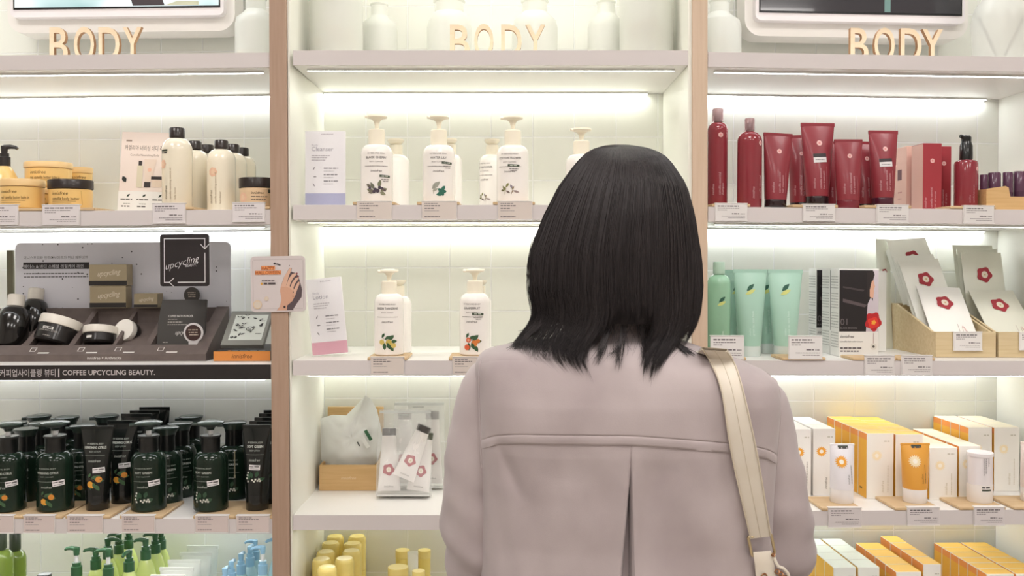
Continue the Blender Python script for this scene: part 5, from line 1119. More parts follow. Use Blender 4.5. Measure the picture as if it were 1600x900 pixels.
for k, (a, b_, yt) in enumerate(((1531, 1543, 273), (1544, 1563, 269.5), (1567, 1582, 269.5), (1584, 1602, 268), (1604, 1622, 268))):
    S(RB, 1, a, b_, yt, .066, .0052, purple_bottle, lambda w_, h_: (w_, h_), 'purple capped bottle in the wooden caddy, %s' % ('first from the left', 'second from the left', 'third from the left', 'fourth from the left', 'cut by the right edge of the photo')[k])
# shelf 3: mint tubes, hair dye, pouches
S(RB, 2, 1105, 1141, 409, .08, .0002, cap_bottle, lambda w_, h_: (w_, h_, .86, .023, '97C2A3', 'A9C2AE', 'mintb'), 'green bottle with a green cap beside the light post')
MN, MC = 'ABCFBD', 'D3DCD7'
mt = lambda w_, h_: (w_, .043, h_, .12, MN, MC, 'mint')
S(RB, 2, 1145, 1198, 421, .085, .0002, squeeze_tube, mt, 'mint green tube with a leaf, left one of the front pair')
S(RB, 2, 1198.5, 1254, 421, .085, .0002, squeeze_tube, mt, 'mint green tube with a leaf, right one of the front pair')
S(RB, 2, 1126, 1174, 422, .15, .0002, squeeze_tube, mt, 'mint green tube behind the green bottle'); S(RB, 2, 1172, 1220, 422, .15, .0002, squeeze_tube, mt, 'mint green tube behind, between the front pair')
rbox(RB, 2, 1258, 1273, 421, .17, .05, ('E6E4DE', 'ECEAE4', 'DAD8D2', 'dye'), 'white printed box behind the mint tubes, leftmost') if False else None
rbox(RB, 2, 1310, 1374, 420, .07, .045, ('E9E7E2', 'E9E7E2', 'E0DED8', 'dye'), 'hair dye box with black hair and a red flower on the front')
rbox(RB, 2, 1296, 1358, 420, .12, .045, ('E9E7E2', 'E9E7E2', 'E0DED8', 'dye'), 'hair dye box second in the row behind the front one')
rbox(RB, 2, 1275, 1336, 420, .19, .045, ('E9E7E2', 'E9E7E2', 'E0DED8', 'dye'), 'hair dye box at the back of the row by the mint tubes')
rbox(RB, 2, 1352, 1386, 423, .175, .05, ('E9E8E2', 'E9E8E2', 'E0DED8', 'x'), 'plain white box behind the hair dye box')
tray(RB, 2, 1103, 1166, 'wooden tray under the tag by the green bottle', .05); tray(RB, 2, 1222, 1290, 'wooden tray under the tag by the mint tubes', .07); tray(RB, 2, 1332, 1400, 'wooden tray before the hair dye box', .06); tray(RB, 2, 1402, 1461, 'wooden tray beside the first pouch crate', .06)
tag(RB, 2, 1110, 1162, 524.5, 560, 'white price tag standing before the green bottle', 'EDEAE8', 'r', 50); tag(RB, 2, 1232, 1284, 525, 560, 'white price tag standing before the mint tubes', 'EDEAE8', 'r', 51)
tag(RB, 2, 1350.5, 1397, 555, 585.5, 'white price tag under the hair dye box', 'E3DEDC', 'r', 52); tag(RB, 2, 1408, 1456, 555, 585, 'white price tag left of the first pouch crate', 'E3DEDC', 'r', 53)
zr = RB.z[2]
def pouch_crate(w_, d_, hf_, hb_):
    t = low_crate(w_, d_, hf_, hb_, PINE, False); return t
p = RB.un(1462, 556, .06); q = RB.un(1556, 556, .06); cw = round(q.x - p.x, 3); hf_ = round(RB.un(1500, 518.5, .06).z - zr, 3)
spawn(pouch_crate, (cw, .2, hf_, .098), RB.put((p.x + q.x) / 2, .06, zr + .0002), 'pine crate of sheet mask pouches, left one')
spawn(pouch_crate, (cw, .2, hf_, .098), RB.put((p.x + q.x) / 2 + cw + .005, .06, zr + .0002), 'pine crate of sheet mask pouches at the right edge')
xc = (p.x + q.x) / 2; xc2 = xc + cw + .005
tag(RB, 2, 1489, 1534, 518.5, 546, 'white price tag on the front of the left pouch crate', 'E9E5E2', 'r', 54, d=.0590); tag(RB, 2, 1592, 1636, 519, 546, 'white price tag on the front of the crate at the right edge', 'E9E5E2', 'r', 55, d=.0590)
def pouch(x, d, lift, ln, lean_, w_, foil, red2, lab, rot=0, roll=0): spawn(sachet, (w_, ln, red2, foil), RB.put(x, d, zr + lift, rot) @ RX(rad(-lean_)) @ RY(rad(roll)), lab)
WF, GF = 'F8F6F0', 'E8E9DA'
pouch(xc - .002, .085, .022, .152, 42, .092, WF, True, 'white pouch with a red flower, frontmost in the left crate', 0, 3)
for k in range(4):
    pouch(xc - .005 - .003 * k, (.150, .166, .195, .2105)[k], (.052, .062, .098, .100)[k], .158, 28, .088, 'F8F8EF', False, 'white pouch with a red flower in the left crate, %s' % ('second from the front', 'third from the front', 'fourth from the front', 'rearmost against the wall')[k], 0, -5)
pouch(xc - .074, .25, .0004, .238, 6, .03, GF, False, 'narrow greenish pouch standing behind the left edge of the left crate')
pouch(xc2 - .004, .085, .022, .150, 45, .096, 'E3E3D4', True, 'pale pouch with a red flower, frontmost in the crate at the right edge')
for k in range(3): pouch(xc2 - .008 - .002 * k, .188 + .0135 * k, .05 + .008 * k, .162, 13, .088, GF, False, 'greenish pouch with a red flower in the right edge crate, %s' % ('second from the front', 'third from the front', 'rearmost')[k])
# shelf 4: sun care boxes
ys = ('F0EBE2', 'F0B440', 'F4C860', 'palesun'); yw = ('F0ECE4', 'F0B440', 'F3EBD2', 'palesun'); wsn = ('F0ECE6', 'F0ECE6', 'F0ECE6', 'sun')
def rows(bay, sh, fronts, dep, n, args, lab, grp):
    for c, (x0, x1, yt, d) in enumerate(fronts):
        x, z, w_, h_ = bay.spot(sh, x0, x1, yt, d, .0002)
        for k in range(n):
            spawn(carton, (w_, dep - .001, h_) + args, bay.put(x, d + dep / 2 + k * dep, z), '%s, %s column, %s' % (lab, ('left', 'right')[c], ('front box', 'second box', 'third box', 'fourth box', 'fifth box', 'sixth box', 'seventh box')[k] if k < n - 1 or n == 1 else 'rearmost box'), grp)
rows(RB, 3, ((1237, 1268, 671, .105), (1270, 1306, 670, .115)), .05, 3, wsn, 'white box with an orange sun beside the sleeve', 'white sun boxes')
rows(RB, 3, ((1354, 1397, 677.5, .085), (1399, 1443, 678.5, .085)), .0425, 5, ys, 'yellow topped box behind the white sun tube', 'yellow topped sun boxes')
rows(RB, 3, ((1452, 1497, 699.5, .075), (1498, 1533, 697, .078)), .05, 4, yw, 'low cream box behind the sun stick', 'low cream sun boxes')
rows(RB, 3, ((1513, 1551, 668, .145), (1553, 1594, 668, .145)), .038, 4, yw, 'tall cream box at the right end of the sun shelf', 'tall cream sun boxes')
S(RB, 3, 1296, 1335, 693, .045, TR + .0002, squeeze_tube, lambda w_, h_: (w_, .044, h_, .235, 'ECE8EC', 'F1ECEA', 'whitesun'), 'white tube with an orange sun on a wooden tray')
S(RB, 3, 1406, 1453, 692, .045, TR + .0002, squeeze_tube, lambda w_, h_: (w_, .045, h_, .235, 'E5A445', 'F1ECEA', 'orangesun'), 'orange tube with a white cap on a wooden tray')
S(RB, 3, 1512, 1550, 705.5, .045, TR + .0002, lidded_stick, lambda w_, h_: (w_, h_), 'white sun stick with a flat cap on a wooden tray')
S(RB, 3, 1594, 1634, 690, .045, TR + .0002, squeeze_tube, lambda w_, h_: (w_, .044, h_, .235, 'E9D9D2', 'F1ECEA', 'plain'), 'pinkish tube cut by the right edge of the photo')
for a, b_, nm in ((1284, 1346, 'the white sun tube'), (1398, 1468, 'the orange tube'), (1499, 1571, 'the sun stick'), (1584, 1650, 'the pinkish tube at the right edge')): tray(RB, 3, a, b_, 'wooden tray under ' + nm, .09)
for a, b_, nm, sd in ((1294, 1345, 'the white sun tube', 60), (1417, 1467, 'the orange tube', 61), (1521, 1569, 'the sun stick', 62), (1615, 1663, 'the pinkish tube at the right edge', 63)): tag(RB, 3, a, b_, 791 if a < 1400 else 789, 822 if a < 1400 else 819, 'white price tag under ' + nm, 'DDD6D6', 'r', sd, lift=.0066)
# bottom shelf
wy = ('EDEFE6', 'F0C050', 'E6EDE0', 'palesun')
rows(RB, 4, ((1302, 1338, 887, .09), (1340, 1375, 887, .09)), .05, 4, wy, 'white topped box beside the sleeve on the bottom shelf', 'white topped boxes on the bottom shelf')
rows(RB, 4, ((1400, 1440, 894, .075), (1442, 1471, 882, .09)), .05, 4, ys, 'yellow topped box in the middle block of the bottom shelf', 'yellow topped boxes in the middle of the bottom shelf')
rows(RB, 4, ((1541, 1585, 897, .07), (1587, 1631, 897, .07)), .036, 6, ys, 'yellow topped box in the right-hand block of the bottom shelf', 'yellow topped boxes at the right of the bottom shelf')
# ================================================================== the woman, seen from behind
YC = 1.40
def W(px, py, y): return Vector(((px - CX) / F_PX * y, y, CAMZ - (py - CY) / F_PX * y))
def lerp_tab(tab, q):
    if q <= tab[0][0]: return tab[0][1:]
    for a, b_ in zip(tab, tab[1:]):
        if q <= b_[0]:
            t = (q - a[0]) / (b_[0] - a[0]); t2 = t
            return tuple(x + (y - x) * t2 for x, y in zip(a[1:], b_[1:]))
    return tab[-1][1:]
# image row: left, right, back depth, front depth, squareness
TORSO = [(503, 922, 1012, .046, .05, 2.0), (513, 914, 1022, .052, .055, 2.0), (522, 896, 1036, .062, .06, 2.0), (530, 872, 1054, .074, .07, 2.0), (536, 848, 1070, .085, .078, 2.1), (540, 808, 1080, .090, .083, 2.2), (543, 778, 1088, .094, .086, 2.3), (547, 762, 1100, .098, .09, 2.4), (556, 751, 1130, .105, .095, 2.5), (566, 746, 1160, .110, .10, 2.6), (578, 746, 1186, .114, .105, 2.8), (592, 749, 1203, .118, .11, 3.0), (620, 751, 1206, .122, .115, 3.2), (690, 753, 1200, .122, .12, 3.3), (760, 757, 1196, .117, .12, 3.2), (830, 756, 1195, .115, .12, 3.0), (900, 755, 1194, .118, .12, 2.9), (1180, 730, 1215, .145, .14, 2.4)]
def smooth_tab(tab, q):
    a = [lerp_tab(tab, q + d) for d in (-7, -3.5, 0, 3.5, 7)]
    k = (1, 2, 3, 2, 1)
    return tuple(sum(w_ * x[i] for w_, x in zip(k, a)) / 9 for i in range(len(a[0])))
BK = .913      # the back stands nearer than the outline plane
def seam_row(px, s=0):
    q = BK + (1 - BK) * abs(s) ** 5; a = CX + (px - CX) / q
    return CY + (684.5 + (a - 756) * .003 + max(0, a - 985) * .105 - CY) * q
def torso_pt(phi, py, off=0.0, detail=True):
    L_, R_, db, df, n_ = smooth_tab(TORSO, py) if py < 640 else lerp_tab(TORSO, py)
    cx_ = (L_ + R_) / 2; hw = (R_ - L_) / 2; s, c = math.sin(phi), math.cos(phi)
    sx = math.copysign(abs(s) ** (2 / n_), s); sy = math.copysign(abs(c) ** (2 / n_), c)
    px = cx_ + hw * sx; d = db if c > 0 else df
    y = YC - d * sy
    hwm = hw / F_PX * YC
    p = Vector(((cx_ - CX) / F_PX * YC + (hwm + off * .6) * sx, y - off * max(0, sy) ** .5 if c > 0 else y + off, CAMZ - (py - CY) / F_PX * YC))
    if detail and c > 0:
        bx = 960 + (px - 960) * 1.0
        rowf = min(1, max(0, (py - 560) / 60))
        q = Vector((px * .012, py * .007, 0))
        p.y += rowf * (noise.noise(q) * .006 + noise.noise(q * 2.3 + Vector((5, 2, 0))) * .0022)
        # drag folds from the armholes and across the lower back
        for fx, fy, ex, ey, wd, am in ((765, 640, 820, 760, 9, .0035), (1185, 650, 1130, 790, 10, .004), (775, 740, 800, 880, 12, .004), (1160, 760, 1120, 900, 12, .004), (870, 720, 850, 900, 22, -.003), (1080, 740, 1095, 900, 22, -.003)):
            dx, dy = ex - fx, ey - fy; t = ((px - fx) * dx + (py - fy) * dy) / (dx * dx + dy * dy)
            if -.2 < t < 1.2:
                dist = abs((px - fx) * dy - (py - fy) * dx) / math.hypot(dx, dy); p.y += am * math.exp(-(dist / wd) ** 2) * max(0, 1 - abs(t * 2 - 1) ** 3)
    return p
def PLEAT(py):
    a = CY + (py - CY) / BK; return CX + (986 - (a - 690) * .082 - CX) * BK, CX + (986.5 + (a - 690) * .03 - CX) * BK
def pleat_off(px, py):
    if py < 667: return 0
    a, b_ = PLEAT(py)
    k = min(1, (py - 666) / 60)
    if px < a: return -.0035 * k * math.exp(-((a - px) / 12) ** 2)
    if px > b_: return -.0050 * k * math.exp(-((px - b_) / 14) ** 2)
    t = (px - a) / max(.5, b_ - a)
    return (.004 + .020 * k) * min(1, t * 5) * min(1, (1 - t) * 6) if b_ > a else 0
COATM = noise_mat('mauve_suede', 'AA9D9E', 'BFB3B3', (1, 1, .8), 7, 0.85, 6, 0.25, .3, .7, .2, bscale=700, bdist=.0004)
b_ = COATM.node_tree.nodes['Principled BSDF']; b_.inputs['Sheen Weight'].default_value = .25; b_.inputs['Sheen Roughness'].default_value = .5
SEAMM = noise_mat('mauve_suede_seam', 'A99B9C', 'B1A4A5', (1, 1, .8), 9, 0.9, 4, .1)
def coat_parts(person):
    # columns: front and sides evenly spaced, the back in three runs that follow the pleat
    BACKCOL = {}; phis = [rad(a) for a in range(-180, -62, 3)]
    us = [k / 80 for k in range(72)] + [.9 + .1 * k / 14 for k in range(14)] + [1 + k / 12 for k in range(12)] + [2 + .1 * k / 14 for k in range(14)] + [2.1 + .9 * k / 70 for k in range(71)]
    for k, u in enumerate(us): ph = round(rad(-60) + rad(120) * k / (len(us) - 1), 6); phis.append(ph); BACKCOL[ph] = u
    phis += [rad(a) for a in range(63, 180, 3)]
    phis = sorted(phis)
    rows_ = [503 + k * 1.5 for k in range(70)] + [608 + k * 4 for k in range(14)] + [664 + k * 2 for k in range(14)] + [692 + k * 5 for k in range(44)] + [912 + k * 12 for k in range(23)]
    vs, fs = [], []; n = len(phis)
    for py in rows_:
        L_, R_, db, df, n_ = smooth_tab(TORSO, py) if py < 640 else lerp_tab(TORSO, py)
        cx_ = (L_ + R_) / 2; hw = (R_ - L_) / 2
        for kx, ph in enumerate(phis):
            px = None
            if ph in BACKCOL:
                u = BACKCOL[ph]; a, b_ = PLEAT(max(py, 666)); lo, hi = L_ + hw * .12, R_ - hw * .12
                if u <= 1: px = lo + (a - lo) * u
                elif u <= 2: px = a + (b_ - a) * (u - 1)
                else: px = b_ + (hi - b_) * (u - 2)
                s = (px - cx_) / hw; ph = math.asin(math.copysign(abs(s) ** (n_ / 2), s))
            p = torso_pt(ph, py)
            if px is not None: p.y += pleat_off(px, py)
            vs.append(p)
    for r_ in range(len(rows_) - 1):
        for k in range(n):
            a, c = r_ * n + k, r_ * n + (k + 1) % n; fs.append([a, c, c + n, a + n])
    coat = MB().add(vs, fs).build('coat', COATM, person, sharp=70)
    m = coat.modifiers.new('thickness', 'SOLIDIFY'); m.thickness = .003; m.offset = 1 if False else -1
    # yoke panel
    mb = MB(); ya = [rad(-84) + rad(168) * k / 120 for k in range(121)]; R_N = 44; g = []
    for j in range(R_N + 1):
        t = j / R_N; row = []
        for ph in ya:
            p0 = torso_pt(ph, 690); pxa = 800 + p0.x / p0.y * F_PX * 1.0
            s = math.sin(ph); px = 976 + 224 * math.copysign(abs(s) ** .8, s)
            bot = seam_row(px, s) + 9.5; topr = 512; py = topr + (bot - topr) * t ** 1.1
            off = .0042
            if py > bot - 15: off = .0058
            if abs(py - (bot - 14.5)) < 1.7: off = .0022
            if j == R_N: off = .0005
            row.append(torso_pt(ph, py, off))
        g.append(row)
    # extra rows near the seam for the welt
    vs = [p for r in g for p in r]; m_ = len(ya)
    extra = []
    for d in (17, 15.8, 14.5, 13.2, 12, 8, 4, 1, 0): 
        row = []
        for ph in ya:
            s = math.sin(ph); px = 976 + 224 * math.copysign(abs(s) ** .8, s); bot = seam_row(px, s) + 9.5
            off = {17: .0042, 15.8: .0041, 14.5: .0029, 13.2: .0042, 12: .0046, 8: .0048, 4: .0046, 1: .0042, 0: .0}[d]
            row.append(torso_pt(ph, bot - d, off))
        extra.append(row)
    keep = []
    for j in range(R_N + 1):
        t = j / R_N; row = []
        for ph in ya:
            s = math.sin(ph); px = 976 + 224 * math.copysign(abs(s) ** .8, s); bot = seam_row(px, s) + 9.5 - 18; row.append(torso_pt(ph, 512 + (bot - 512) * t, .0042))
        keep.append(row)
    allr = keep + extra; vs = [p for r in allr for p in r]; fs = []
    for j in range(len(allr) - 1):
        for k in range(m_ - 1): a = j * m_ + k; fs.append([a, a + 1, a + m_ + 1, a + m_])
    yoke = MB().add(vs, fs).build('yoke', COATM, coat, sharp=70)
    # sleeves
    SL = {'l': [(572, 792, 1.405, 30, 46), (584, 786, 1.408, 46, 52), (600, 781, 1.41, 57, 58), (630, 775, 1.412, 63, 64), (665, 771, 1.415, 66, 68), (720, 762, 1.42, 67, 70), (780, 755, 1.425, 67, 72), (830, 758, 1.43, 68, 72), (866, 764, 1.445, 66, 70), (893, 776, 1.475, 62, 64), (905, 800, 1.52, 56, 56), (900, 830, 1.57, 50, 50), (890, 850, 1.61, 46, 46)],
          'r': [(598, 1166, 1.405, 28, 46), (607, 1168, 1.408, 44, 52), (622, 1170, 1.41, 57, 58), (655, 1174, 1.412, 63, 64), (702, 1181, 1.415, 66, 68), (745, 1190, 1.42, 67, 70), (790, 1198, 1.425, 68, 72), (841, 1202, 1.43, 69, 72), (878, 1196, 1.447, 67, 70), (903, 1182, 1.478, 62, 64), (912, 1156, 1.52, 56, 56), (905, 1126, 1.57, 50, 50), (893, 1106, 1.61, 46, 46)]}
    for key, tab in SL.items():
        ctr = [W(px, py, y) for py, px, y, a, b_ in tab]; ra = [a / F_PX * 1.40 for *_, a, b_ in tab]; rb = [b_ / F_PX * 1.40 for *_, b_ in tab]
        # resample with Catmull-Rom
        def cr(lst, u):
            i = min(int(u), len(lst) - 2); t = u - i; p0, p1, p2, p3 = lst[max(i - 1, 0)], lst[i], lst[i + 1], lst[min(i + 2, len(lst) - 1)]
            return .5 * (2 * p1 + (p2 - p0) * t + (2 * p0 - 5 * p1 + 4 * p2 - p3) * t * t + (3 * p1 - p0 - 3 * p2 + p3) * t ** 3)
        N_ = 72; rings = []; nn = 48
        for k in range(N_ + 1):
            u = k / N_ * (len(ctr) - 1); c = cr(ctr, u); tg = (cr(ctr, min(u + .05, len(ctr) - 1)) - cr(ctr, max(u - .05, 0))).normalized()
            ax = Vector((1, 0, 0)) - tg * tg.x; ax.normalize(); ay = tg.cross(ax)
            a, b_ = cr(ra, u), cr(rb, u); ring = []
            for i in range(nn):
                th = 2 * math.pi * i / nn; p = c + ax * a * math.cos(th) + ay * b_ * math.sin(th); d = (p - c).normalized()
                w_ = min(1, max(0, (u - 2.5) / 2))
                p += d * (noise.noise(Vector((p.x * 14, p.y * 14, p.z * 9))) * .006 + noise.noise(Vector((p.x * 20, p.y * 20, p.z * 34)) + Vector((3, 0, 0))) * .004) * w_
                p += d * .005 * w_ * math.sin(p.z * 95 + 3 * math.sin(th) + p.x * 30) * math.exp(-((u - 8.2) / 1.7) ** 2)
                ring.append(p)
            rings.append(ring)
        sl = MB().loft(rings, 0, False).add([], []); c0 = rings[0]; 
        sl.add([sum(c0, Vector()) / nn + Vector((0, 0, .004))] + list(c0), [[0, 1 + i, 1 + (i + 1) % nn] for i in range(nn)])
        o_ = sl.build('sleeve', COATM, coat, sharp=75)
        o_.modifiers.new('thickness', 'SOLIDIFY').thickness = .002
        # topstitched seam running down the back of the sleeve
        pts = []
        for k in range(6, 60):
            r_ = rings[k]; i = (33 if key == 'l' else 39); q = r_[i]; c = sum(r_, Vector()) / nn; pts.append(q + (q - c).normalized() * .0003)
        MB().tube(pts, .0009, 6).build('sleeve_seam', SEAMM, coat)
    for pts_ in (((759, 548), (755, 562), (753, 580), (752, 610), (752, 650), (754, 690), (757, 720)), ((1186, 580), (1196, 590), (1202, 606), (1202, 640), (1199, 690), (1197, 720))):
        P_ = []
        for px, py in pts_:
            L_, R_, db, df, n_ = smooth_tab(TORSO, py) if py < 640 else lerp_tab(TORSO, py); s = max(-.985, min(.985, (px - (L_ + R_) / 2) / ((R_ - L_) / 2))); P_.append(torso_pt(math.asin(math.copysign(abs(s) ** (n_ / 2), s)), py, .0042))
        MB().tube(P_, .0022, 8).build('armhole_seam', COATM, coat)
    # collar band, folded
    mb = MB(); rr = []
    for k, (py, g_) in enumerate(((526, .003), (516, .008), (506, .0095), (499, .009), (496, .006), (498, .002), (506, -.001))):
        rr.append([torso_pt(2 * math.pi * i / 64, max(py, 503), g_, False) + Vector((0, 0, (max(py, 503) - py) * .00093)) for i in range(64)])
    mb.loft(rr, 0, False); mb.build('collar', COATM, coat, sharp=80)
    return coat, yoke
def head_rings():
    cx_, cy_ = (962 - CX) / F_PX * 1.415, 1.418
    tab = [(1.368, .050, .052, .058, .03), (1.385, .052, .06, .075, .018), (1.40, .056, .068, .086, .01), (1.425, .063, .076, .092, .004), (1.455, .068, .083, .093, 0), (1.485, .072, .09, .093, 0), (1.515, .072, .09, .092, 0), (1.54, .066, .082, .084, 0), (1.56, .054, .066, .068, 0), (1.575, .034, .042, .044, 0), (1.581, .012, .015, .015, 0)]
    return [[Vector((cx_ + a * math.sin(t), cy_ + o_ - (b_ if math.cos(t) > 0 else f) * math.cos(t), z)) for t in [2 * math.pi * i / 28 for i in range(28)]] for z, a, b_, f, o_ in tab], cx_, cy_
SKIN = noise_mat('skin', 'D9AE94', 'E0B8A0', nscale=30, rough=.5)
def person_body():
    mb = MB(); rings, hx, hy = head_rings(); mb.loft(rings)
    E = lambda c, r: MB().lathe([(r[0] * math.sin(math.pi * k / 12) if 0 < k < 12 else 0, -math.cos(math.pi * k / 12)) for k in range(13)], 18).xf(T(c) @ Matrix.Diagonal((1, r[1] / r[0], r[2], 1)))
    fy = hy + .092
    mb.join(E((hx, fy + .006, 1.452), (.012, .016, .018))); mb.tube([(hx, fy - .004, 1.487), (hx, fy + .002, 1.47), (hx, fy + .014, 1.452)], .007, 8)      # nose
    mb.join(E((hx, fy - .004, 1.418), (.022, .009, .006))); mb.join(E((hx, fy - .006, 1.41), (.019, .010, .006))); mb.join(E((hx, fy - .018, 1.383), (.022, .018, .015)))
    for s in (-1, 1):
        mb.join(E((hx + s * .031, fy - .012, 1.483), (.014, .010, .009))); mb.join(E((hx + s * .033, fy - .006, 1.499), (.018, .007, .004)))
        mb.join(E((hx + s * .073, hy + .012, 1.472), (.008, .018, .03)))
    nx = (966 - CX) / F_PX * YC
    mb.tube([(nx, 1.405, 1.27), (nx, 1.408, 1.33), (hx, 1.42, 1.40)], .046, 18)
    T_ = [(.66, .15, .10), (.80, .155, .105), (.92, .135, .095), (1.05, .13, .095), (1.18, .15, .10), (1.25, .155, .085), (1.285, .12, .06), (1.31, .06, .045)]
    mb.loft([[Vector((.163 + a * math.cos(2 * math.pi * i / 28), 1.405 + b_ * math.sin(2 * math.pi * i / 28), z)) for i in range(28)] for z, a, b_ in T_])
    for s, sh, el, wr in ((-1, (790, 590, 1.41), (765, 880, 1.45), (853, 888, 1.63)), (1, (1163, 610, 1.41), (1190, 888, 1.455), (1103, 891, 1.63))):
        a, e, w_ = W(*sh), W(*el), W(*wr)
        mb.tube([a, a.lerp(e, .35), a.lerp(e, .7), e], lambda q: .044 - .008 * q, 16); mb.tube([e, e.lerp(w_, .3), e.lerp(w_, .7), w_], lambda q: .040 - .014 * q, 16)
        f = (w_ - e).normalized(); inn = Vector((-s, 0, 0)); inn = (inn - f * inn.dot(f)).normalized(); up = inn.cross(f) * (1 if s < 0 else -1)
        if up.z < 0: up = -up
        # palm then five bent fingers, palms turned towards each other
        pr = []
        for k, (l, hw_, th) in enumerate(((-.01, .024, .018), (.02, .036, .015), (.05, .042, .014), (.08, .042, .012), (.088, .038, .009))):
            c = w_ + f * l; pr.append([c + up * hw_ * math.cos(2 * math.pi * i / 16) + inn * th * math.sin(2 * math.pi * i / 16) for i in range(16)])
        mb.loft(pr)
        for k, ln in enumerate((.066, .075, .070, .054)):
            b0_ = w_ + f * .075 + up * (.030 - .020 * k); d1 = (f + inn * .25).normalized(); d2 = (f + inn * .9).normalized(); d3 = (f * .5 + inn).normalized()
            p1 = b0_ + d1 * ln * .5; p2 = p1 + d2 * ln * .32; p3 = p2 + d3 * ln * .25
            mb.tube([b0_, p1, p2, p3], lambda q: .0095 - .0025 * q, 10)
        b0_ = w_ + f * .022 + up * .028; p1 = b0_ + (f * .5 + up * .6 + inn * .5).normalized() * .035; p2 = p1 + (f * .8 + up * .3 + inn * .5).normalized() * .028
        mb.tube([b0_, p1, p2], lambda q: .0125 - .0035 * q, 10)
    for s in (-1, 1):
        hp = Vector((.163 + s * .085, 1.405, .74)); kn = Vector((.163 + s * .085, 1.40, .44)); an = Vector((.163 + s * .085, 1.415, .08))
        mb.tube([hp, hp.lerp(kn, .5), kn], lambda q: .082 - .028 * q, 18); mb.tube([kn, kn.lerp(an, .3), kn.lerp(an, .7), an], lambda q: .052 - .018 * q + .006 * math.sin(q * 3.1), 18)
        mb.join(E((an.x, 1.46, .045), (.038, .10, .032)))
    o_ = mb.build('person', SKIN)
    m = o_.modifiers.new('join', 'REMESH'); m.mode = 'VOXEL'; m.voxel_size = .0048; m.use_smooth_shade = True
    s_ = o_.modifiers.new('soften', 'SMOOTH'); s_.factor = .5; s_.iterations = 4
    dg = bpy.context.evaluated_depsgraph_get(); dg.update()
    me = bpy.data.meshes.new_from_object(o_.evaluated_get(dg)); o_.modifiers.clear(); o_.data = me; me.name = 'person'
    me.materials.clear(); me.materials.append(SKIN); me.materials.append(mat('lip', 'B5625E', .4)); me.materials.append(mat('eye_white', 'EDE8E4', .2)); me.materials.append(mat('eye_dark', '2A1C18', .15))
    for p in me.polygons:
        c = p.center; p.use_smooth = True; mi = 0
        if c.y > fy - .014 and abs(c.x - hx) < .022 and 1.405 < c.z < 1.4235: mi = 1
        for s in (-1, 1):
            dx, dz = (c.x - hx - s * .031) / .013, (c.z - 1.483) / .006
            if c.y > fy - .02 and dx * dx + dz * dz < 1: mi = 3 if dx * dx * 4 + dz * dz < .9 else 2
        p.material_index = mi
    return o_, hx, hy, fy
person, HX, HY, FY = person_body()
person['category'] = 'person'; person['label'] = 'woman seen from behind with a black bob, mauve suede coat and cream shoulder strap'
coat, yoke = coat_parts(person)
# trousers, shoes
tb = MB()
tm = noise_mat('dark_trousers', '2E2C30', '38363A', nscale=60, rough=.85)
hp_r = [[Vector((.163 + a * math.cos(2 * math.pi * i / 28), 1.405 + b_ * math.sin(2 * math.pi * i / 28), z)) for i in range(28)] for z, a, b_ in ((.70, .165, .112), (.80, .17, .118), (.90, .155, .11))]
tb.loft(hp_r)
for s in (-1, 1):
    x = .163 + s * .085; tb.loft([[Vector((x + r_ * math.cos(2 * math.pi * i / 24), yy + r_ * math.sin(2 * math.pi * i / 24), z)) for i in range(24)] for z, r_, yy in ((.10, .052, 1.412), (.28, .062, 1.405), (.44, .066, 1.40), (.6, .079, 1.402), (.76, .088, 1.405))])
tb.build('trousers', tm, person)
for s in (-1, 1):
    x = .163 + s * .085; sb = MB()
    sb.loft([[Vector((x + a * math.cos(2 * math.pi * i / 26), yy + b_ * math.sin(2 * math.pi * i / 26), z)) for i in range(26)] for z, a, b_, yy in ((.001, .044, .118, 1.46), (.02, .047, .122, 1.46), (.045, .045, .112, 1.455), (.07, .042, .085, 1.438), (.095, .043, .055, 1.418), (.115, .043, .05, 1.415))])
    sb.build('shoe', mat('black_leather', '1E1C1C', .35), person)

# ------------------------------------------------------------------ hair
dg = bpy.context.evaluated_depsgraph_get(); dg.update()
def world_bvh(objs):
    vs, ps = [], []
    for o_ in objs:
        e = o_.evaluated_get(dg); me = e.to_mesh(); k = len(vs); vs += [o_.matrix_world @ v.co for v in me.vertices]; ps += [[i + k for i in p.vertices] for p in me.polygons]; e.to_mesh_clear()
    return BVHTree.FromPolygons(vs, ps)
BACK = world_bvh([coat, yoke] + [o_ for o_ in COL.objects if o_.parent is coat and o_.name.startswith(('collar', 'sleeve')) and 'seam' not in o_.name])
def back_hit(p):
    d = (p - CAM).normalized(); h = BACK.ray_cast(CAM, d); return (h[3], d) if h[0] is not None else (None, d)
HAIR = [(227, 955, 969, .006, .006), (229, 940, 992, .022, .02), (233, 927, 1012, .038, .035), (240, 915, 1030, .055, .05), (250, 905, 1043, .072, .065), (262, 895, 1051, .087, .078), (292, 873, 1070, .110, .095), (340, 849, 1083, .124, .10), (396, 829, 1091, .128, .10), (452, 826, 1095, .124, .10), (487, 833, 1093, .119, .10), (504, 829, 1089, .117, .10), (522, 815, 1081, .117, .10), (540, 798, 1072, .118, .10), (560, 826, 1052, .119, .10), (585, 850, 1040, .120, .10)]
HYC = 1.418
def hair_pt(phi, py, k=1.0):
    k += (.030 * noise.noise(Vector((phi * 3.2, py * .008, 3))) + .014 * noise.noise(Vector((phi * 9, py * .010, 7)))) * min(1, max(0, (py - 260) / 150))
    L_, R_, db, df = smooth_tab(HAIR, py) if py > 300 else lerp_tab(HAIR, py)
    cx_ = (L_ + R_) / 2; hw = (R_ - L_) / 2 / F_PX * HYC; s, c = math.sin(phi), math.cos(phi)
    return Vector(((cx_ - CX) / F_PX * HYC + hw * k * s, HYC - (db if c > 0 else df) * k * c, CAMZ - (py - CY) / F_PX * HYC))
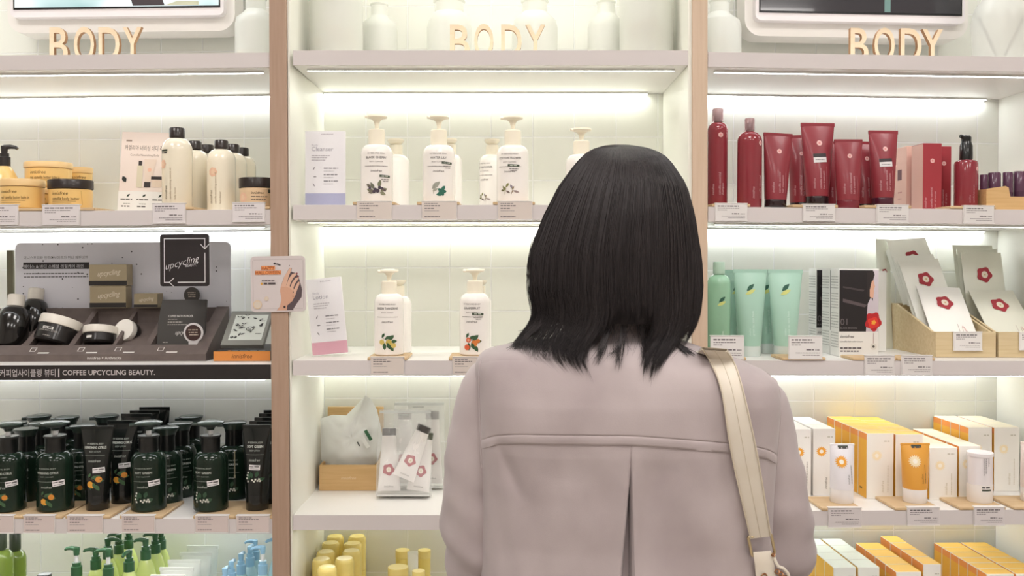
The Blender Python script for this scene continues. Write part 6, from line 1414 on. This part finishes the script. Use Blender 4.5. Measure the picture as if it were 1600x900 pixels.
def hair_mat():
    m = mat('black_hair', '2B2627', .5, spec=.4); nt, N, L, b = nodes_of(m)
    at_ = N.new('ShaderNodeTexCoord'); nz = N.new('ShaderNodeTexNoise'); nz.inputs['Scale'].default_value = 60
    mp = N.new('ShaderNodeMapping'); mp.inputs['Scale'].default_value = (6, 6, .25)
    rp = N.new('ShaderNodeValToRGB'); rp.color_ramp.elements[0].color = hexc('2C2728'); rp.color_ramp.elements[1].color = hexc('3B3536'); rp.color_ramp.elements[0].position = .35; rp.color_ramp.elements[1].position = .7
    L.new(at_.outputs['Object'], mp.inputs[0]); L.new(mp.outputs[0], nz.inputs[0]); L.new(nz.outputs['Fac'], rp.inputs[0]); L.new(rp.outputs[0], b.inputs['Base Color']); return m
HM = hair_mat()
hrnd = random.Random(5)
ENDS = [(0, 540), (.06, 547), (.14, 556), (.22, 562), (.30, 572), (.36, 570), (.40, 540), (.44, 506), (.50, 500), (.60, 500), (.66, 512), (.69, 545), (.73, 570), (.82, 576), (.87, 562), (.91, 535), (.95, 520), (1.0, 504)]
def strand(mb, pts, r0):
    n = len(pts); rings = []
    for i, p in enumerate(pts):
        t = (pts[min(i + 1, n - 1)] - pts[max(i - 1, 0)]).normalized(); a = t.cross(Vector((0, 1, 0)))
        if a.length < 1e-4: a = Vector((1, 0, 0))
        a.normalize(); b_ = t.cross(a); q = i / (n - 1); r = r0 * (1 - q ** 2.2 * .94) * (.5 + .5 * min(1, q * 6))
        rings.append([p + a * r, p - a * r * .5 + b_ * r * .87, p - a * r * .5 - b_ * r * .87])
    mb.loft(rings, 0, True)
def push(p, lift=.004):
    hd, d = back_hit(p)
    if hd is not None:
        L_ = (p - CAM).length
        if L_ > hd - lift: return CAM + d * (hd - lift)
    return p
# solid under-layer
hm = MB(); rr = []
for py in [227.5, 229, 232, 237, 244, 253, 264] + [275 + 12 * k for k in range(19)] + [499]:
    q = .982 if py < 440 else .965
    rr.append([hair_pt(2 * math.pi * i / 64, py, q) if math.cos(2 * math.pi * i / 64) > -.62 or py < 292 else hair_pt(math.pi - math.copysign(.9, math.sin(2 * math.pi * i / 64)) if False else 2 * math.pi * i / 64, py, q * (.9 if py < 300 else .55)) for i in range(64)])
hm.loft(rr, 0, True)
NS = 7000
CLN = 46
clumps = [(k + hrnd.uniform(.1, .9)) / CLN for k in range(CLN)]; cdev = [hrnd.gauss(0, 6) for k in range(CLN)]
for k in range(NS):
    f = hrnd.random(); side = hrnd.random() < .30
    if side:   # face-framing sides, beyond the outline
        phi = hrnd.choice((-1, 1)) * rad(hrnd.uniform(85, 128)); end = 512 + hrnd.gauss(0, 14) if phi > 0 else 530 + hrnd.gauss(0, 12)
        fe = (math.sin(phi) + 1) / 2; ci = None
    else:
        s = max(-.999, min(.999, f * 2 - 1)); phi = math.asin(s)
        ci = min(range(CLN), key=lambda i: abs(clumps[i] - f)); fe = f + (clumps[ci] - f) * .6
        end = lerp_tab(ENDS, fe)[0] + cdev[ci] * .7 + hrnd.gauss(0, 8) - 10 * hrnd.random() ** 3
        if .41 < f < .67: end = min(end, 512 + hrnd.gauss(0, 5))
    end = CY + (end - CY) * (1 - .085 * max(0, 1 - (2 * fe - 1) ** 2) ** .5) if ci is not None else end
    kk = 1.0 - .035 * hrnd.random() ** 2 + (.012 if hrnd.random() < .06 else 0)
    start = 227.3 + hrnd.random() ** 2 * 10; n = 18; pts = []
    wob = hrnd.uniform(-1, 1); ph0 = hrnd.uniform(0, 6.28)
    for i in range(n + 1):
        t = i / n; py = start + (end - start) * (t ** 1.25 if t < 1 else 1)
        ph = phi
        if ci is not None:
            g = max(0, (py - 380) / 190); ff = f + (fe - f) * min(1, g) ** 1.5; ff += .012 * wob * math.sin(py * .022 + ph0) * min(1, g * 1.5)
            ph = math.asin(max(-.999, min(.999, ff * 2 - 1)))
        p = hair_pt(ph, py, kk)
        if py > 470: p = push(p, .003 + .010 * (1 - kk) / .05 * .6 + .002 * hrnd.random())
        pts.append(p)
    strand(hm, pts, hrnd.uniform(.00045, .0009))
# loose strands: thin ones at the left edge, wisps over the collar, the flick at the right
def hair_y(px, py):
    L_, R_, db, df = smooth_tab(HAIR, min(py, 585)); u = (px - (L_ + R_) / 2) / ((R_ - L_) / 2)
    return HYC - db * max(0, 1 - u * u) ** .5 * (.86 + .125 * min(1, max(0, (py - 492) / 52)))
def px_strand(cp, r0, jit):
    jx = [hrnd.gauss(0, jit) for _ in cp]; jx[0] = hrnd.gauss(0, jit * .6); pts = []
    P = [Vector((a + jx[0] * .5 + j, b_ + hrnd.gauss(0, jit * .4), 0)) for (a, b_), j in zip(cp, jx)]
    for i in range(15):
        u = i / 14 * (len(P) - 1); j = min(int(u), len(P) - 2); t = u - j
        p0, p1, p2, p3 = P[max(j - 1, 0)], P[j], P[j + 1], P[min(j + 2, len(P) - 1)]
        q = .5 * (2 * p1 + (p2 - p0) * t + (2 * p0 - 5 * p1 + 4 * p2 - p3) * t * t + (3 * p1 - p0 - 3 * p2 + p3) * t ** 3)
        y = hair_y(q.x, q.y)
        pts.append(push(W(q.x, q.y, y), .0055 + hrnd.random() * .003))
    strand(hm, pts, r0)
for k in range(26): px_strand([(836, 370), (826, 410), (823 + k * .3, 450), (828 + k * .5, 485), (834 + k * .4, 500 + hrnd.uniform(-20, 8))], .00035, 1.2)
for k in range(60): px_strand([(1018, 478), (1040, 515), (1060, 538), (1080 + hrnd.uniform(-8, 8), 553 + hrnd.uniform(-4, 6))], .0008, 2.2)
for k in range(90): px_strand([(856, 485), (838, 510), (817, 530), (799 + hrnd.uniform(-6, 14), 541 + hrnd.uniform(-4, 7))], .0008, 3)
for k in range(22): px_strand([(836, 500), (826, 512), (808 + hrnd.uniform(0, 10), 520 + hrnd.uniform(-2, 4))], .0005, 2)
for a, b_, cnt in (((955, 470), (932, 570), 34), ((975, 470), (966, 576), 30), ((985, 490), (952, 560), 12), ((1000, 480), (1012, 580), 30), ((925, 470), (905, 572), 24)):
    for k in range(cnt): px_strand([a, (a[0] * .75 + b_[0] * .25, 510), (a[0] * .35 + b_[0] * .65, 545), (b_[0] + hrnd.uniform(-5, 5), b_[1] + hrnd.uniform(-12, 3))], .00055, 3.2)
for k in range(22):
    a = hrnd.uniform(945, 1000); px_strand([(a, 505), (a + hrnd.uniform(-8, 8), 530), (a + hrnd.uniform(-12, 12), 560 + hrnd.uniform(-12, 8))], .0003, 2.5)
hair = hm.build('hair', HM, person, sharp=180)

# ------------------------------------------------------------------ shoulder bag
bag = thing('shoulder_bag', 'bag'); bag['label'] = 'cream leather bag whose wide strap runs over the right shoulder of the mauve coat'
STRAP = noise_mat('cream_leather', 'DDD3C3', 'E2D9CB', nscale=25, rough=.5, bump=.05)
BRASS = mat('pale_gold_metal', 'D2C09A', .3, metal=1.0)
def on_back(px, py, lift):
    d = (W(px, py, 1) - CAM).normalized(); h = BACK.ray_cast(CAM, d)
    return (CAM + d * (h[3] - lift)) if h[0] is not None else W(px, py, 1.30)
def ribbon(rows_, name, thick, m, parent, stitch=None):
    """rows_: list of (left point, right point); makes a slab with thickness away from the camera"""
    n = 8; front = [[a.lerp(b_, k / n) + (CAM - a).normalized() * .0012 * math.sin(math.pi * k / n) for k in range(n + 1)] for a, b_ in rows_]
    mb = MB(); rings = []
    for i, r in enumerate(front):
        a, b_ = r[0], r[-1]; t = (front[min(i + 1, len(front) - 1)][4] - front[max(i - 1, 0)][4]).normalized(); nv = (b_ - a).cross(t).normalized()
        if nv.dot(CAM - a) > 0: nv = -nv
        if nv.length < .5: nv = Vector((0, 1, 0))
        rings.append(list(r) + [p + nv * thick for p in r[::-1]])
    mb.loft(rings); return mb.build(name, m, parent, sharp=50)
EL = [(1096, 546), (1104, 556), (1113, 572), (1122, 592), (1128, 615), (1133, 650), (1138, 690), (1148, 740), (1160, 790), (1172, 842)]
ER = [(1136, 549), (1145, 560), (1153, 576), (1159, 598), (1165, 622), (1173, 655), (1181, 692), (1190, 740), (1198, 790), (1205, 838)]
rows_ = []
xf = Vector((0, 0, 0))
def dense(lst, n):
    out = []
    for i in range(n + 1):
        u = i / n * (len(lst) - 1); j = min(int(u), len(lst) - 2); t = u - j; out.append((lst[j][0] + (lst[j + 1][0] - lst[j][0]) * t, lst[j][1] + (lst[j + 1][1] - lst[j][1]) * t))
    return out
A, B = dense(EL, 30), dense(ER, 30)
ctr_rows = []
for (a, b_) in zip(A, B):
    m_ = ((a[0] + b_[0]) / 2, (a[1] + b_[1]) / 2); dm = min((on_back(*q, .0) - CAM).length for q in (a, b_, m_)) - .0095
    ctr_rows.append((CAM + (W(*a, 1) - CAM).normalized() * dm, CAM + (W(*b_, 1) - CAM).normalized() * dm))
for _ in range(4):
    ctr_rows = [ctr_rows[0]] + [tuple((ctr_rows[i - 1][s] + ctr_rows[i][s] * 2 + ctr_rows[i + 1][s]) / 4 for s in (0, 1)) for i in range(1, len(ctr_rows) - 1)] + [ctr_rows[-1]]
a0, b0_ = ctr_rows[0]
over = []
def top_z(x, y, fallback):
    h = BACK.ray_cast(Vector((x, y, 1.50)), Vector((0, 0, -1))); return h[0].z if h[0] is not None else fallback
za, zb_ = a0.z, b0_.z
for dy in (.03, .06, .09, .12, .15, .175, .195):
    xa, xb = a0.x + dy * .03, b0_.x + dy * .03
    za = min(za, top_z(xa, a0.y + dy, za - .02) + .0045); zb_ = min(zb_, top_z(xb, a0.y + dy, zb_ - .02) + .0045)
    over.insert(0, (Vector((xa, a0.y + dy, za)), Vector((xb, b0_.y + dy, zb_))))
e_a, e_b = over[0]
for dy, dz in ((.03, -.02), (.055, -.08), (.062, -.17), (.06, -.25)): over.insert(0, (e_a + Vector((-.006, dy, dz)), e_b + Vector((-.006, dy, dz))))
strap = ribbon(over + ctr_rows, 'strap', .0035, STRAP, bag)
# stitched centre line and edge piping
for nm, q, r_ in (('stitching', .5, .0005), ('piping', .03, .0011), ('piping', .97, .0011)):
    pts = [a.lerp(b_, q) + (CAM - a).normalized() * .0014 for a, b_ in ctr_rows]
    MB().tube(pts, r_, 6).build(nm, mat('strap_stitch', 'CFC3AF', .6), strap)
# buckle: a rectangular ring
cL, cR = ctr_rows[-1]
def at_px(px, py, y): return W(px, py, y)
yb = cL.y - .004
fr = [at_px(*q, yb + .0035) for q in ((1169, 839), (1205, 835), (1211, 866), (1175, 868))]
mid = lambda a, b_, t: a.lerp(b_, t)
MB().tube([fr[0], mid(fr[0], fr[1], .5), fr[1], mid(fr[1], fr[2], .06), mid(fr[1], fr[2], .94), fr[2], mid(fr[2], fr[3], .5), fr[3], mid(fr[3], fr[0], .06), mid(fr[3], fr[0], .94), fr[0]], .0021, 8).build('buckle', BRASS, bag)
low = [(W(1177, 863, yb), W(1205, 861, yb)), (W(1178, 870, yb - .001), W(1206, 868, yb - .001)), (W(1180, 885, yb), W(1210, 884, yb)), (W(1182, 905, yb + .001), W(1213, 905, yb + .001)), (W(1185, 945, yb), W(1222, 945, yb))]
ribbon(low, 'lower_strap', .003, STRAP, bag)
MB().tube([W(*q) for q in ((1208, 866, yb), (1212, 878, yb - .002), (1216, 885, yb - .003), (1224, 888, yb - .003), (1231, 896, yb - .003), (1235, 908, yb - .002), (1236, 940, yb))], .0022, 8).build('leather_cord', STRAP, bag)
COPPER = mat('copper_metal', 'B98A68', .35, metal=1.0)
for (px, py, r_) in ((1208, 867, 2.2), (1194, 901, 4.5), (1214, 893, 3.2), (1220, 897, 3.2), (1226, 902, 3)):
    c = W(px, py, yb - .003); rr_ = r_ / F_PX * yb
    MB().tube([c + Vector((rr_ * math.cos(a), .0012 * math.sin(a * 2), rr_ * math.sin(a))) for a in [2 * math.pi * i / 14 for i in range(15)]], .0011, 6).build('link', COPPER, bag)
bx_, bz_ = W(1205, 945, yb).x, W(1205, 945, yb).z
by_ = yb - .066
MB().box(bx_ - .13, bx_ + .13, by_ - .035, by_ + .035, bz_ - .21, bz_ + .004, bev=.02, seg=4).build('bag_body', STRAP, bag)
MB().box(bx_ - .125, bx_ + .125, by_ - .0365, by_ - .0352, bz_ - .11, bz_ - .004, bev=.0005, seg=1).build('flap', STRAP, bag)
